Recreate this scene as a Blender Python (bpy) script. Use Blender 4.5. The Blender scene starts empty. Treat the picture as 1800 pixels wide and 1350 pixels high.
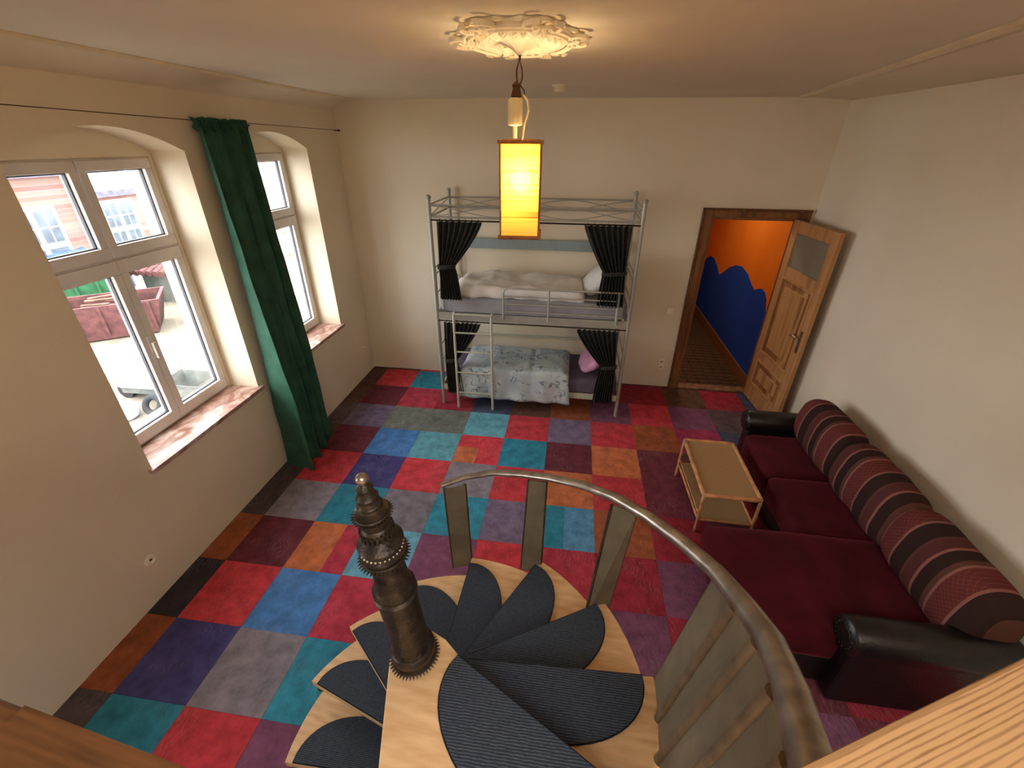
import bpy, bmesh, math, random
from mathutils import Vector, Matrix, Euler, noise
random.seed(7)
rad = math.radians
scene = bpy.context.scene
COL = scene.collection

# ------------------------------------------------------------------ camera, world, light, exposure
cam_data = bpy.data.cameras.new('camera')
cam_data.sensor_width = 36.0
cam_data.lens = 770.21 / 1800 * 36
cam_data.clip_start = 0.02
camera = bpy.data.objects.new('camera', cam_data)
COL.objects.link(camera)
camera.location = (2.6453, -1.01714, 2.76848)
camera.rotation_euler = (rad(61.105), rad(-.3645), rad(7.816))
scene.camera = camera

world = bpy.data.worlds.new('overcast_sky')
scene.world = world
world.use_nodes = True
wb = world.node_tree.nodes['Background']
wb.inputs[0].default_value = (0.95, 0.975, 1.0, 1)
wb.inputs[1].default_value = 6.6

def area(name, loc, rot, sx, sy, power, color, portal=False):
    l = bpy.data.lights.new(name, 'AREA')
    l.shape = 'RECTANGLE'; l.size = sx; l.size_y = sy
    l.energy = power; l.color = color
    if portal: l.cycles.is_portal = True
    o = bpy.data.objects.new(name, l); COL.objects.link(o)
    o.location = loc; o.rotation_euler = rot
    return o
for py in (1.45, 2.98, -1.35):
    area('window_portal', (-.42, py, 1.78), (0, rad(-90), 0), 1.75, 1.02, 1, (1, 1, 1), True)
# unseen fill lights added over the loft behind the camera and in the hall
area('loft_fill_light', (3.2, -1.9, 3.10), (0, 0, 0), 1.8, 1.0, 26, (1, .965, .92))
area('hall_fill_light', (4.2, 5.3, 2.80), (0, 0, 0), .3, .3, 9, (1, .86, .66))

vs = scene.view_settings
vs.view_transform = 'Standard'; vs.look = 'None'; vs.gamma = 1; vs.use_curve_mapping = False
vs.exposure = 1.02
scene.cycles.use_denoising = True
scene.cycles.max_bounces = 10
scene.cycles.diffuse_bounces = 6
scene.cycles.transparent_max_bounces = 12
scene.cycles.sample_clamp_indirect = 6
scene.cycles.caustics_reflective = False
scene.cycles.caustics_refractive = False

# ------------------------------------------------------------------ helpers
def s2l(c):
    c = c / 255
    return c / 12.92 if c <= .04045 else ((c + .055) / 1.055) ** 2.4
def rgb(*c): return (s2l(c[0]), s2l(c[1]), s2l(c[2]), 1)

MATS = {}
class NT:
    def __init__(s, name, rough=.6, metal=0.0, spec=.3):
        m = bpy.data.materials.new(name); m.use_nodes = True
        s.m = m; s.t = m.node_tree; s.b = s.t.nodes['Principled BSDF']
        s.b.inputs['Roughness'].default_value = rough
        s.b.inputs['Metallic'].default_value = metal
        s.b.inputs['Specular IOR Level'].default_value = spec
        MATS[name] = m
    def n(s, typ, **kw):
        nd = s.t.nodes.new(typ)
        for k, v in kw.items():
            if k[0] == '_': nd.inputs[k[1:].replace('_', ' ')].default_value = v
            else: setattr(nd, k, v)
        return nd
    def l(s, a, b): s.t.links.new(a, b)
    def coord(s, which='Object', scale=(1, 1, 1), rot=(0, 0, 0)):
        c = s.n('ShaderNodeTexCoord'); mp = s.n('ShaderNodeMapping')
        mp.inputs['Scale'].default_value = scale; mp.inputs['Rotation'].default_value = rot
        s.l(c.outputs[which], mp.inputs[0]); return mp.outputs[0]
    def ramp(s, fac, stops, interp='LINEAR'):
        r = s.n('ShaderNodeValToRGB'); r.color_ramp.interpolation = interp
        e = r.color_ramp.elements
        while len(e) < len(stops): e.new(.5)
        for i, (p, c) in enumerate(stops): e[i].position = p; e[i].color = c
        s.l(fac, r.inputs[0]); return r.outputs[0]
    def base(s, sock): s.l(sock, s.b.inputs['Base Color'])
    def bump(s, h, strength=.3, dist=.01):
        b = s.n('ShaderNodeBump'); b.inputs['Strength'].default_value = strength
        b.inputs['Distance'].default_value = dist
        s.l(h, b.inputs['Height']); s.l(b.outputs[0], s.b.inputs['Normal'])

def simple(name, c, rough=.6, metal=0, var=.12, scale=8, bump=.15, bscale=60, spec=.3, stretch=(1, 1, 1)):
    t = NT(name, rough, metal, spec)
    v = t.coord(scale=stretch)
    nz = t.n('ShaderNodeTexNoise', _Scale=scale, _Detail=5.0)
    t.l(v, nz.inputs['Vector'])
    d = rgb(*[max(0, x * (1 - var)) for x in c]); l = rgb(*[min(255, x * (1 + var)) for x in c])
    t.base(t.ramp(nz.outputs[0], [(.3, d), (.7, l)]))
    if bump:
        n2 = t.n('ShaderNodeTexNoise', _Scale=bscale, _Detail=3.0)
        t.l(v, n2.inputs['Vector']); t.bump(n2.outputs[0], bump, .004)
    return t.m

def wood(name, dark, light, rough=.45, stretch=(1, 12, 12), scale=3, rings=.5, rot=(0, 0, 0), bump=.1, sharp=(.3, .7), knots=False):
    t = NT(name, rough)
    v = t.coord(scale=stretch, rot=rot)
    w = t.n('ShaderNodeTexWave', _Scale=scale, _Distortion=5.0, _Detail=3.0)
    w.bands_direction = 'Y'; w.inputs['Detail Scale'].default_value = .8
    t.l(v, w.inputs['Vector'])
    nz = t.n('ShaderNodeTexNoise', _Scale=scale * 4, _Detail=6.0); t.l(v, nz.inputs['Vector'])
    mx = t.n('ShaderNodeMix'); mx.inputs[0].default_value = 1 - rings
    t.l(w.outputs['Fac'], mx.inputs[2]); t.l(nz.outputs[0], mx.inputs[3])
    t.base(t.ramp(mx.outputs[0], [(sharp[0], rgb(*dark)), (sharp[1], rgb(*light))]))
    if knots:
        kv = t.n('ShaderNodeTexVoronoi', _Scale=4.5); t.l(t.coord(scale=(1, 1, 1)), kv.inputs['Vector'])
        kf = t.ramp(kv.outputs['Distance'], [(.02, (.75, .75, .75, 1)), (.06, (0, 0, 0, 1))])
        km = t.n('ShaderNodeMix', data_type='RGBA'); t.l(kf, km.inputs[0])
        t.l(t.b.inputs['Base Color'].links[0].from_socket, km.inputs[6]); km.inputs[7].default_value = rgb(112, 70, 38); t.base(km.outputs[2])
    t.bump(mx.outputs[0], bump, .003)
    return t.m

# plaster of the walls
def plaster(name, c, c2, sc=1.2):
    t = NT(name, .9, spec=.1)
    v = t.coord('Object')
    n1 = t.n('ShaderNodeTexNoise', _Scale=sc, _Detail=4.0); t.l(v, n1.inputs['Vector'])
    t.base(t.ramp(n1.outputs[0], [(.3, rgb(*c)), (.7, rgb(*c2))]))
    n2 = t.n('ShaderNodeTexNoise', _Scale=28, _Detail=6.0); t.l(v, n2.inputs['Vector'])
    t.bump(n2.outputs[0], .22, .006)
    return t.m
M_wall = plaster('cream_plaster', (222, 211, 189), (230, 220, 198))
M_ceil = plaster('ceiling_plaster', (216, 206, 188), (224, 214, 196))
M_trimw = simple('plaster_moulding', (226, 212, 184), .8, var=.04, bump=.1)
M_rosette = simple('rosette_plaster', (240, 226, 198), .75, var=.05, bump=.1)
M_frame = simple('white_window_paint', (214, 208, 204), .4, var=.03, bump=0)
M_seal = simple('rubber_seal', (70, 68, 74), .6, bump=0)
M_orange = plaster('orange_paint', (214, 110, 22), (224, 122, 30))
M_blue = plaster('blue_paint', (30, 62, 148), (36, 72, 160))
M_hallfloor = wood('hall_floor_wood', (58, 40, 24), (92, 66, 40), stretch=(14, 1, 1), rings=.4)
M_pine = wood('pine_tread', (206, 164, 118), (234, 202, 158), .4, stretch=(1, 5, 5), scale=2.2, rings=.10, rot=(0, 0, .8), bump=.04, sharp=(.25, .75), knots=True)
M_beam = wood('pine_beam', (124, 84, 50), (190, 150, 106), .6, stretch=(.7, 8, 8), scale=6.0, rings=.55, sharp=(.08, .46), bump=.03)
M_beamdark = wood('brown_beam', (84, 54, 30), (118, 78, 46), .5, stretch=(.6, 8, 8), scale=3.5, rings=.12, bump=.03)
M_doorw = wood('pine_door', (160, 112, 66), (190, 142, 94), .45, stretch=(11, 11, .8), scale=1.6, rings=.35)
M_doorp = wood('pine_door_panel', (132, 86, 46), (192, 144, 92), .45, stretch=(9, 9, .7), scale=1.3, rings=.4)
M_case = wood('door_casing', (92, 58, 30), (136, 92, 54), .5, stretch=(8, 8, 1), scale=2, rings=.35)
M_thresh = simple('worn_threshold', (132, 96, 74), .7, var=.2, scale=14)
M_metalbed = simple('silver_grey_lacquer', (168, 170, 160), .4, metal=.25, var=.03, bump=0, spec=.5)
M_bedpale = simple('pale_bed_rail', (186, 186, 168), .5, var=.03, bump=0)
M_black = simple('black_curtain_cloth', (44, 46, 43), .9, var=.2, scale=30, bump=.3, bscale=300)
M_blackmetal = simple('black_metal', (24, 23, 22), .4, metal=.5, bump=0)
M_white = simple('white_bedding', (224, 224, 220), .9, var=.04, scale=4, bump=.25, bscale=12)
M_matress = simple('grey_mattress', (146, 148, 154), .9, var=.06, scale=5, bump=.2, bscale=30)
M_matress2 = simple('dark_mauve_sheet', (96, 88, 104), .9, var=.08, bump=.2, bscale=20)
M_pink = simple('pink_pillow', (208, 150, 184), .9, var=.06, bump=.2, bscale=14)
M_bluepanel = simple('blue_grey_panel', (142, 156, 158), .55, var=.03, bump=0)
M_green = None
M_rope = simple('brown_cord', (74, 46, 26), .8, bump=.2)
M_bamboo = simple('bamboo_rod', (138, 84, 40), .5, var=.2, scale=20)
M_cream = simple('cream_plastic', (206, 190, 150), .5, var=.05, bump=0)
M_lead = simple('black_leather', (20, 18, 17), .36, var=.25, scale=16, bump=.35, bscale=70, spec=.5)
M_iron = simple('bronze_iron', (54, 46, 39), .4, metal=.5, var=.35, scale=30, bump=.5, bscale=110, spec=.5)
M_rail = simple('brushed_rail_steel', (164, 156, 146), .3, metal=.85, var=.14, scale=18, bump=.12, bscale=90)
M_slat = simple('painted_grey_slat', (112, 103, 86), .55, metal=.15, var=.10, scale=9, bump=.2, bscale=50)
M_slatedge = simple('slat_edge_bronze', (78, 66, 54), .4, metal=.5, var=.2, scale=20)
M_bead = simple('taupe_bar', (122, 106, 86), .42, metal=.4, var=.12, scale=20)
M_nickel = simple('old_nickel', (150, 138, 120), .35, metal=.9, bump=0)
M_plate = simple('switch_plastic', (242, 236, 216), .45, bump=0, var=.02)
M_hole = simple('socket_dark', (60, 52, 42), .6, bump=0)
M_cap = simple('smoke_alarm_plastic', (226, 218, 200), .5, bump=0, var=.02)

# velvet
def velvet(name, c):
    t = NT(name, .95, spec=.05)
    v = t.coord(); nz = t.n('ShaderNodeTexNoise', _Scale=5.0, _Detail=6.0); t.l(v, nz.inputs['Vector'])
    t.base(t.ramp(nz.outputs[0], [(.3, rgb(*[x * .8 for x in c])), (.7, rgb(*[min(255, x * 1.15) for x in c]))]))
    t.b.inputs['Sheen Weight'].default_value = .35
    t.b.inputs['Sheen Tint'].default_value = rgb(190, 90, 100)
    n2 = t.n('ShaderNodeTexNoise', _Scale=160.0, _Detail=3.0); t.l(v, n2.inputs['Vector']); t.bump(n2.outputs[0], .25, .003)
    return t.m
M_velvet = velvet('burgundy_velvet', (66, 19, 26))
def green_cloth():
    t = NT('green_curtain_cloth', .7, spec=.25)
    v = t.coord(); nz = t.n('ShaderNodeTexNoise', _Scale=7.0, _Detail=5.0); t.l(v, nz.inputs['Vector'])
    t.base(t.ramp(nz.outputs[0], [(.3, rgb(38, 74, 60)), (.7, rgb(54, 98, 78))]))
    t.b.inputs['Sheen Weight'].default_value = .2
    t.b.inputs['Sheen Tint'].default_value = rgb(120, 200, 165)
    n2 = t.n('ShaderNodeTexNoise', _Scale=240.0, _Detail=3.0); t.l(v, n2.inputs['Vector']); t.bump(n2.outputs[0], .25, .002)
    return t.m
M_green = green_cloth()

# striped cushion cloth: stripes run across the sofa's length (local y)
def striped():
    t = NT('striped_cushion_cloth', .9, spec=.1)
    c = t.n('ShaderNodeTexCoord'); sp = t.n('ShaderNodeSeparateXYZ'); t.l(c.outputs['Object'], sp.inputs[0])
    m = t.n('ShaderNodeMath', operation='MULTIPLY_ADD'); m.inputs[1].default_value = 1 / .44; m.inputs[2].default_value = 20.1
    t.l(sp.outputs['Y'], m.inputs[0])
    f = t.n('ShaderNodeMath', operation='FRACT'); t.l(m.outputs[0], f.inputs[0])
    red = rgb(98, 46, 44); pink = rgb(136, 90, 82); dk = rgb(52, 36, 32); red2 = rgb(86, 48, 46); br = rgb(90, 58, 50)
    base = t.ramp(f.outputs[0], [(0, pink), (.035, red), (.30, pink), (.335, br), (.40, dk), (.56, pink), (.60, red2), (.74, br), (.78, dk)], 'CONSTANT')
    # diamond lattice of fine lines inside the red stripes
    vv = t.coord(scale=(11, 11, 11), rot=(rad(45), 0, 0))
    b = t.n('ShaderNodeTexWave', _Scale=1.4, _Distortion=.6); b.bands_direction = 'Y'; t.l(vv, b.inputs['Vector'])
    b2 = t.n('ShaderNodeTexWave', _Scale=1.4, _Distortion=.6); b2.bands_direction = 'Z'; t.l(vv, b2.inputs['Vector'])
    mxx = t.n('ShaderNodeMath', operation='MAXIMUM'); t.l(b.outputs['Fac'], mxx.inputs[0]); t.l(b2.outputs['Fac'], mxx.inputs[1])
    g = t.n('ShaderNodeMath', operation='GREATER_THAN'); g.inputs[1].default_value = .975; t.l(mxx.outputs[0], g.inputs[0])
    lt = t.n('ShaderNodeMath', operation='LESS_THAN'); lt.inputs[1].default_value = .30; t.l(f.outputs[0], lt.inputs[0])
    mu = t.n('ShaderNodeMath', operation='MULTIPLY'); t.l(g.outputs[0], mu.inputs[0]); t.l(lt.outputs[0], mu.inputs[1])
    mu2 = t.n('ShaderNodeMath', operation='MULTIPLY'); mu2.inputs[1].default_value = .4; t.l(mu.outputs[0], mu2.inputs[0])
    mix = t.n('ShaderNodeMix', data_type='RGBA'); t.l(mu2.outputs[0], mix.inputs[0]); t.l(base, mix.inputs[6]); mix.inputs[7].default_value = pink
    t.base(mix.outputs[2])
    n2 = t.n('ShaderNodeTexNoise', _Scale=180.0); t.l(t.coord(), n2.inputs['Vector']); t.bump(n2.outputs[0], .3, .003)
    return t.m
M_stripe = striped()

# patterned duvet: sketchy grey-blue outlines on pale blue-white
def patterned():
    t = NT('patterned_duvet_cloth', .9, spec=.1)
    v = t.coord(scale=(1, 1, 1))
    n1 = t.n('ShaderNodeTexNoise', _Scale=12.0, _Detail=1.2); t.l(v, n1.inputs['Vector'])
    a = t.n('ShaderNodeMath', operation='SUBTRACT'); a.inputs[1].default_value = .52; t.l(n1.outputs[0], a.inputs[0])
    ab = t.n('ShaderNodeMath', operation='ABSOLUTE'); t.l(a.outputs[0], ab.inputs[0])
    lines = t.ramp(ab.outputs[0], [(.0, (.8, .8, .8, 1)), (.020, (.8, .8, .8, 1)), (.036, (0, 0, 0, 1))])
    n3 = t.n('ShaderNodeTexNoise', _Scale=6.0, _Detail=2.0); t.l(t.coord(rot=(1, .5, .2)), n3.inputs['Vector'])
    msk = t.ramp(n3.outputs[0], [(.42, (0, 0, 0, 1)), (.55, (1, 1, 1, 1))])
    mu = t.n('ShaderNodeMath', operation='MULTIPLY'); t.l(lines, mu.inputs[0]); t.l(msk, mu.inputs[1])
    n2 = t.n('ShaderNodeTexNoise', _Scale=4.5, _Detail=3.0); t.l(v, n2.inputs['Vector'])
    bs = t.ramp(n2.outputs[0], [(.35, rgb(168, 184, 192)), (.62, rgb(196, 208, 210))])
    mix = t.n('ShaderNodeMix', data_type='RGBA'); t.l(mu.outputs[0], mix.inputs[0]); t.l(bs, mix.inputs[6]); mix.inputs[7].default_value = rgb(92, 104, 124)
    t.base(mix.outputs[2])
    return t.m
M_pattern = patterned()

# carpet tiles: colour from the object, mottling and a carved relief from noise
def carpet_tile():
    t = NT('carpet_tile_pile', .95, spec=.08)
    oi = t.n('ShaderNodeObjectInfo')
    tc = t.n('ShaderNodeTexCoord')
    add = t.n('ShaderNodeVectorMath', operation='ADD')
    mulr = t.n('ShaderNodeMath', operation='MULTIPLY'); mulr.inputs[1].default_value = 40; t.l(oi.outputs['Random'], mulr.inputs[0])
    t.l(tc.outputs['Object'], add.inputs[0]); t.l(mulr.outputs[0], add.inputs[1])
    n1 = t.n('ShaderNodeTexNoise', _Scale=11.0, _Detail=6.0); n1.inputs['Roughness'].default_value = .65; t.l(add.outputs[0], n1.inputs['Vector'])
    vo = t.n('ShaderNodeTexBrick'); vo.inputs['Scale'].default_value = 9; vo.inputs['Mortar Size'].default_value = .02
    vo.inputs['Color1'].default_value = (1, 1, 1, 1); vo.inputs['Color2'].default_value = (.8, .8, .8, 1); vo.inputs['Mortar'].default_value = (1.0, 1.0, 1.0, 1)
    wv = t.n('ShaderNodeTexWave', _Scale=10.0, _Distortion=14.0, _Detail=2.0); wv.inputs['Detail Scale'].default_value = 1.2
    t.l(add.outputs[0], wv.inputs['Vector'])
    sc = t.ramp(n1.outputs[0], [(.3, (.72, .72, .72, 1)), (.72, (1.42, 1.42, 1.42, 1))])
    mul = t.n('ShaderNodeMix', data_type='RGBA', blend_type='MULTIPLY'); mul.inputs[0].default_value = 1
    t.l(oi.outputs['Color'], mul.inputs[6]); t.l(sc, mul.inputs[7])
    # worn paler lines along the relief
    lm_ = t.n('ShaderNodeMath', operation='MULTIPLY'); t.l(wv.outputs['Fac'], lm_.inputs[0]); n5 = t.n('ShaderNodeTexNoise', _Scale=4.0); t.l(add.outputs[0], n5.inputs['Vector']); t.l(t.ramp(n5.outputs[0], [(.42, (0, 0, 0, 1)), (.6, (1, 1, 1, 1))]), lm_.inputs[1])
    hl = t.ramp(lm_.outputs[0], [(.55, (0, 0, 0, 1)), (1, (.16, .16, .16, 1))])
    scr = t.n('ShaderNodeMix', data_type='RGBA', blend_type='MIX')
    t.l(hl, scr.inputs[0]); t.l(mul.outputs[2], scr.inputs[6]); scr.inputs[7].default_value = rgb(150, 140, 140)
    t.base(scr.outputs[2])
    ad = t.n('ShaderNodeMath', operation='MULTIPLY_ADD'); t.l(n1.outputs[0], ad.inputs[0]); ad.inputs[1].default_value = 1.0; t.l(wv.outputs['Fac'], ad.inputs[2])
    t.bump(ad.outputs[0], .22, .004)
    return t.m
M_tile = carpet_tile()
M_screed = simple('floor_screed', (60, 48, 44), .9)

# ribbed stair mat
def mat_cloth():
    t = NT('ribbed_navy_mat', .95, spec=.1)
    v = t.coord()
    n1 = t.n('ShaderNodeTexNoise', _Scale=90.0, _Detail=3.0); t.l(v, n1.inputs['Vector'])
    w = t.n('ShaderNodeTexWave', _Scale=42.0, _Distortion=2.5, _Detail=2.0); w.bands_direction = 'Y'; t.l(v, w.inputs['Vector'])
    m = t.n('ShaderNodeMath', operation='MULTIPLY'); t.l(n1.outputs[0], m.inputs[0]); t.l(w.outputs['Fac'], m.inputs[1])
    t.base(t.ramp(m.outputs[0], [(.0, rgb(44, 50, 60)), (.55, rgb(80, 89, 104))]))
    t.bump(m.outputs[0], .45, .003)
    return t.m
M_mat = mat_cloth()
M_matedge = simple('mat_binding', (26, 28, 36), .9, bump=0)

# wicker
def wicker():
    t = NT('woven_wicker', .6)
    v = t.coord(scale=(1, 1, 1))
    a = t.n('ShaderNodeTexWave', _Scale=36.0, _Distortion=.5); a.bands_direction = 'X'; t.l(v, a.inputs['Vector'])
    b = t.n('ShaderNodeTexWave', _Scale=36.0, _Distortion=.5); b.bands_direction = 'Y'; t.l(v, b.inputs['Vector'])
    m = t.n('ShaderNodeMath', operation='MULTIPLY'); t.l(a.outputs['Fac'], m.inputs[0]); t.l(b.outputs['Fac'], m.inputs[1])
    t.base(t.ramp(m.outputs[0], [(.0, rgb(150, 116, 80)), (.6, rgb(200, 164, 120))]))
    t.bump(m.outputs[0], .5, .004)
    return t.m
M_wicker = wicker()
M_cane = simple('cane_pole', (192, 138, 94), .45, var=.15, scale=14)

# marble sill
def marble():
    t = NT('pink_marble', .35)
    n1 = t.n('ShaderNodeTexNoise', _Scale=7.0, _Detail=8.0, _Distortion=1.6); t.l(t.coord(scale=(1, .6, 1)), n1.inputs['Vector'])
    t.base(t.ramp(n1.outputs[0], [(.35, rgb(120, 78, 62)), (.5, rgb(176, 140, 124)), (.66, rgb(214, 196, 186))]))
    return t.m
M_marble = marble()

def glass(name, rough, alpha_mix, col=(1, 1, 1, 1)):
    m = bpy.data.materials.new(name); m.use_nodes = True; t = m.node_tree
    for nn in list(t.nodes): t.nodes.remove(nn)
    o = t.nodes.new('ShaderNodeOutputMaterial'); tr = t.nodes.new('ShaderNodeBsdfTransparent'); gl = t.nodes.new('ShaderNodeBsdfGlossy')
    gl.inputs['Roughness'].default_value = rough; tr.inputs[0].default_value = col
    mx = t.nodes.new('ShaderNodeMixShader'); mx.inputs[0].default_value = alpha_mix
    t.links.new(tr.outputs[0], mx.inputs[1]); t.links.new(gl.outputs[0], mx.inputs[2]); t.links.new(mx.outputs[0], o.inputs[0])
    return m
M_glass = glass('window_glass', .02, .05)
def frosted():
    t = NT('frosted_glass', .3, spec=.5)
    t.b.inputs['Base Color'].default_value = rgb(140, 136, 116)
    t.b.inputs['Alpha'].default_value = .8
    n1 = t.n('ShaderNodeTexNoise', _Scale=60.0); t.l(t.coord(), n1.inputs['Vector']); t.bump(n1.outputs[0], .3, .004)
    return t.m
M_frost = frosted()

# lamp shade of fine bamboo slivers, lets the bulb's light through
def shade_mat():
    m = bpy.data.materials.new('bamboo_paper_shade'); m.use_nodes = True; t = m.node_tree
    for nn in list(t.nodes): t.nodes.remove(nn)
    N = t.nodes.new; L = t.links.new
    o = N('ShaderNodeOutputMaterial'); tc = N('ShaderNodeTexCoord'); mp = N('ShaderNodeMapping')
    mp.inputs['Scale'].default_value = (1.2, 1.2, 55)
    L(tc.outputs['Object'], mp.inputs[0])
    nz = N('ShaderNodeTexNoise'); nz.inputs['Scale'].default_value = 1.0; nz.inputs['Detail'].default_value = 3; L(mp.outputs[0], nz.inputs['Vector'])
    r = N('ShaderNodeValToRGB'); e = r.color_ramp.elements
    e[0].position = .34; e[0].color = (.34, .20, .05, 1); e[1].position = .5; e[1].color = (.90, .76, .36, 1)
    L(nz.outputs[0], r.inputs[0])
    tl = N('ShaderNodeBsdfTranslucent'); tp = N('ShaderNodeBsdfTransparent'); df = N('ShaderNodeBsdfDiffuse')
    L(r.outputs[0], tl.inputs[0]); L(r.outputs[0], df.inputs[0]); tp.inputs[0].default_value = (1, .72, .22, 1)
    a = N('ShaderNodeMixShader'); a.inputs[0].default_value = .25; L(tl.outputs[0], a.inputs[1]); L(df.outputs[0], a.inputs[2])
    b = N('ShaderNodeMixShader'); b.inputs[0].default_value = .30; L(a.outputs[0], b.inputs[1]); L(tp.outputs[0], b.inputs[2])
    L(b.outputs[0], o.inputs[0]); return m
M_shade = shade_mat()
def emit(name, c, s):
    m = bpy.data.materials.new(name); m.use_nodes = True; t = m.node_tree
    b = t.nodes['Principled BSDF']; b.inputs['Emission Color'].default_value = c; b.inputs['Emission Strength'].default_value = s
    b.inputs['Base Color'].default_value = (1, 1, 1, 1); return m
M_bulb = emit('glowing_bulb', (1, .84, .50, 1), 40)

# ---- mesh helpers
def bm_new(): return bmesh.new()
def box(bm, x0, y0, z0, x1, y1, z1, mat=None):
    vs = [bm.verts.new(v) for v in ((x0, y0, z0), (x1, y0, z0), (x1, y1, z0), (x0, y1, z0), (x0, y0, z1), (x1, y0, z1), (x1, y1, z1), (x0, y1, z1))]
    if mat is not None:
        for v in vs: v.co = mat @ v.co
    for f in ((0, 3, 2, 1), (4, 5, 6, 7), (0, 1, 5, 4), (1, 2, 6, 5), (2, 3, 7, 6), (3, 0, 4, 7)):
        bm.faces.new([vs[i] for i in f])
    return bm
def prism(bm, pts, z0, z1, mat=None):
    """closed outline in xy pushed from z0 to z1"""
    a = [bm.verts.new((p[0], p[1], z0)) for p in pts]; b = [bm.verts.new((p[0], p[1], z1)) for p in pts]
    if mat is not None:
        for v in a + b: v.co = mat @ v.co
    n = len(pts)
    bm.faces.new(list(reversed(a))); bm.faces.new(b)
    for i in range(n): bm.faces.new((a[i], a[(i + 1) % n], b[(i + 1) % n], b[i]))
    return bm
def tube(bm, pts, r, seg=10, caps=True, flat=1.0, closed=False):
    pts = [Vector(p) for p in pts]; n = len(pts)
    rs = r if isinstance(r, (list, tuple)) else [r] * n
    rings = []; up = None
    for i, p in enumerate(pts):
        if closed: t = pts[(i + 1) % n] - pts[i - 1]
        else: t = pts[min(i + 1, n - 1)] - pts[max(i - 1, 0)]
        t.normalize()
        if up is None:
            up = Vector((0, 0, 1)) if abs(t.z) < .9 else Vector((1, 0, 0))
        s = t.cross(up).normalized(); u = s.cross(t).normalized(); up = u
        rings.append([bm.verts.new(p + (s * math.cos(2 * math.pi * k / seg) + u * math.sin(2 * math.pi * k / seg) * flat) * rs[i]) for k in range(seg)])
    m = n if closed else n - 1
    for i in range(m):
        a, b = rings[i], rings[(i + 1) % n]
        for k in range(seg): bm.faces.new((a[k], a[(k + 1) % seg], b[(k + 1) % seg], b[k]))
    if caps and not closed:
        bm.faces.new(list(reversed(rings[0]))); bm.faces.new(rings[-1])
    return bm
def lathe(bm, prof, seg=32, cx=0, cy=0, z=0, ang=None):
    rings = []
    for r, h in prof:
        rings.append([bm.verts.new((cx + max(r, 1e-4) * math.cos(2 * math.pi * k / seg), cy + max(r, 1e-4) * math.sin(2 * math.pi * k / seg), z + h)) for k in range(seg)])
    for a, b in zip(rings, rings[1:]):
        for k in range(seg): bm.faces.new((a[k], a[(k + 1) % seg], b[(k + 1) % seg], b[k]))
    bm.faces.new(list(reversed(rings[0]))); bm.faces.new(rings[-1])
    return bm
def sphere(bm, c, r, sx=1, sy=1, sz=1, seg=16):
    ret = bmesh.ops.create_uvsphere(bm, u_segments=seg, v_segments=max(6, seg // 2), radius=r)
    for v in ret['verts']: v.co = Vector((v.co.x * sx + c[0], v.co.y * sy + c[1], v.co.z * sz + c[2]))
    return bm
def obj(name, bm, mat, parent=None, smooth=False, bevel=0, loc=None, sub=0):
    bmesh.ops.recalc_face_normals(bm, faces=bm.faces)
    me = bpy.data.meshes.new(name); bm.to_mesh(me); bm.free()
    o = bpy.data.objects.new(name, me); COL.objects.link(o)
    if mat is not None: me.materials.append(mat)
    if smooth:
        for p in me.polygons: p.use_smooth = True
        if smooth == 'auto':
            me.set_sharp_from_angle(angle=rad(38))
    if bevel:
        m = o.modifiers.new('bevel', 'BEVEL'); m.width = bevel; m.segments = 2; m.limit_method = 'ANGLE'
    if sub:
        m = o.modifiers.new('subdivision', 'SUBSURF'); m.levels = sub; m.render_levels = sub
    if parent is not None: o.parent = parent
    if loc is not None:
        for v in me.vertices: v.co -= Vector(loc)
        o.location = loc
    return o
def thing(name, label, cat, loc=(0, 0, 0), rotz=0, group=None):
    o = bpy.data.objects.new(name, None); COL.objects.link(o); o.empty_display_size = .1
    o.location = loc; o.rotation_euler = (0, 0, rotz); o['label'] = label; o['category'] = cat
    if group: o['group'] = group
    return o
def tag(o, label, cat, group=None):
    o['label'] = label; o['category'] = cat
    if group: o['group'] = group
    return o
def struct(o, label, cat='structure'):
    o['kind'] = 'structure'; o['label'] = label; o['category'] = cat; return o
def at(parent_loc):
    L = Vector(parent_loc)
    return lambda p: tuple(Vector(p) - L)
def shift(bm, d):
    for v in bm.verts: v.co -= Vector(d)
    return bm
def part(name, bm, mat, root, **k):
    """geometry given in world coordinates, parented under an unrotated empty"""
    shift(bm, root.location)
    return obj(name, bm, mat, root, **k)

# ------------------------------------------------------------------ room shell
W, YB, H = 5.10, 4.186, 3.155
YN = -2.45                       # wall behind the camera
T = .46; X0 = .2208

# floor with carpet tiles
bm = bm_new(); box(bm, -.02, YN, -.12, W + .02, YB + .02, -.010)
floor = struct(obj('floor', bm, M_screed), 'floor laid with a patchwork of coloured carpet tiles', 'floor')
C = dict(R=(200, 52, 62), r=(150, 34, 50), C=(176, 46, 66), m=(104, 40, 52), b=(86, 56, 44), o=(196, 104, 62), O=(150, 74, 40),
         B=(64, 120, 190), S=(74, 134, 176), t=(88, 158, 176), T=(40, 128, 156), I=(62, 58, 118), p=(110, 96, 126), P=(112, 62, 92),
         g=(122, 116, 128), G=(108, 112, 104), k=(40, 36, 42), K=(72, 60, 62), D=(58, 66, 92), M=(150, 42, 76), l=(100, 168, 200), n=(84, 66, 72))
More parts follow.
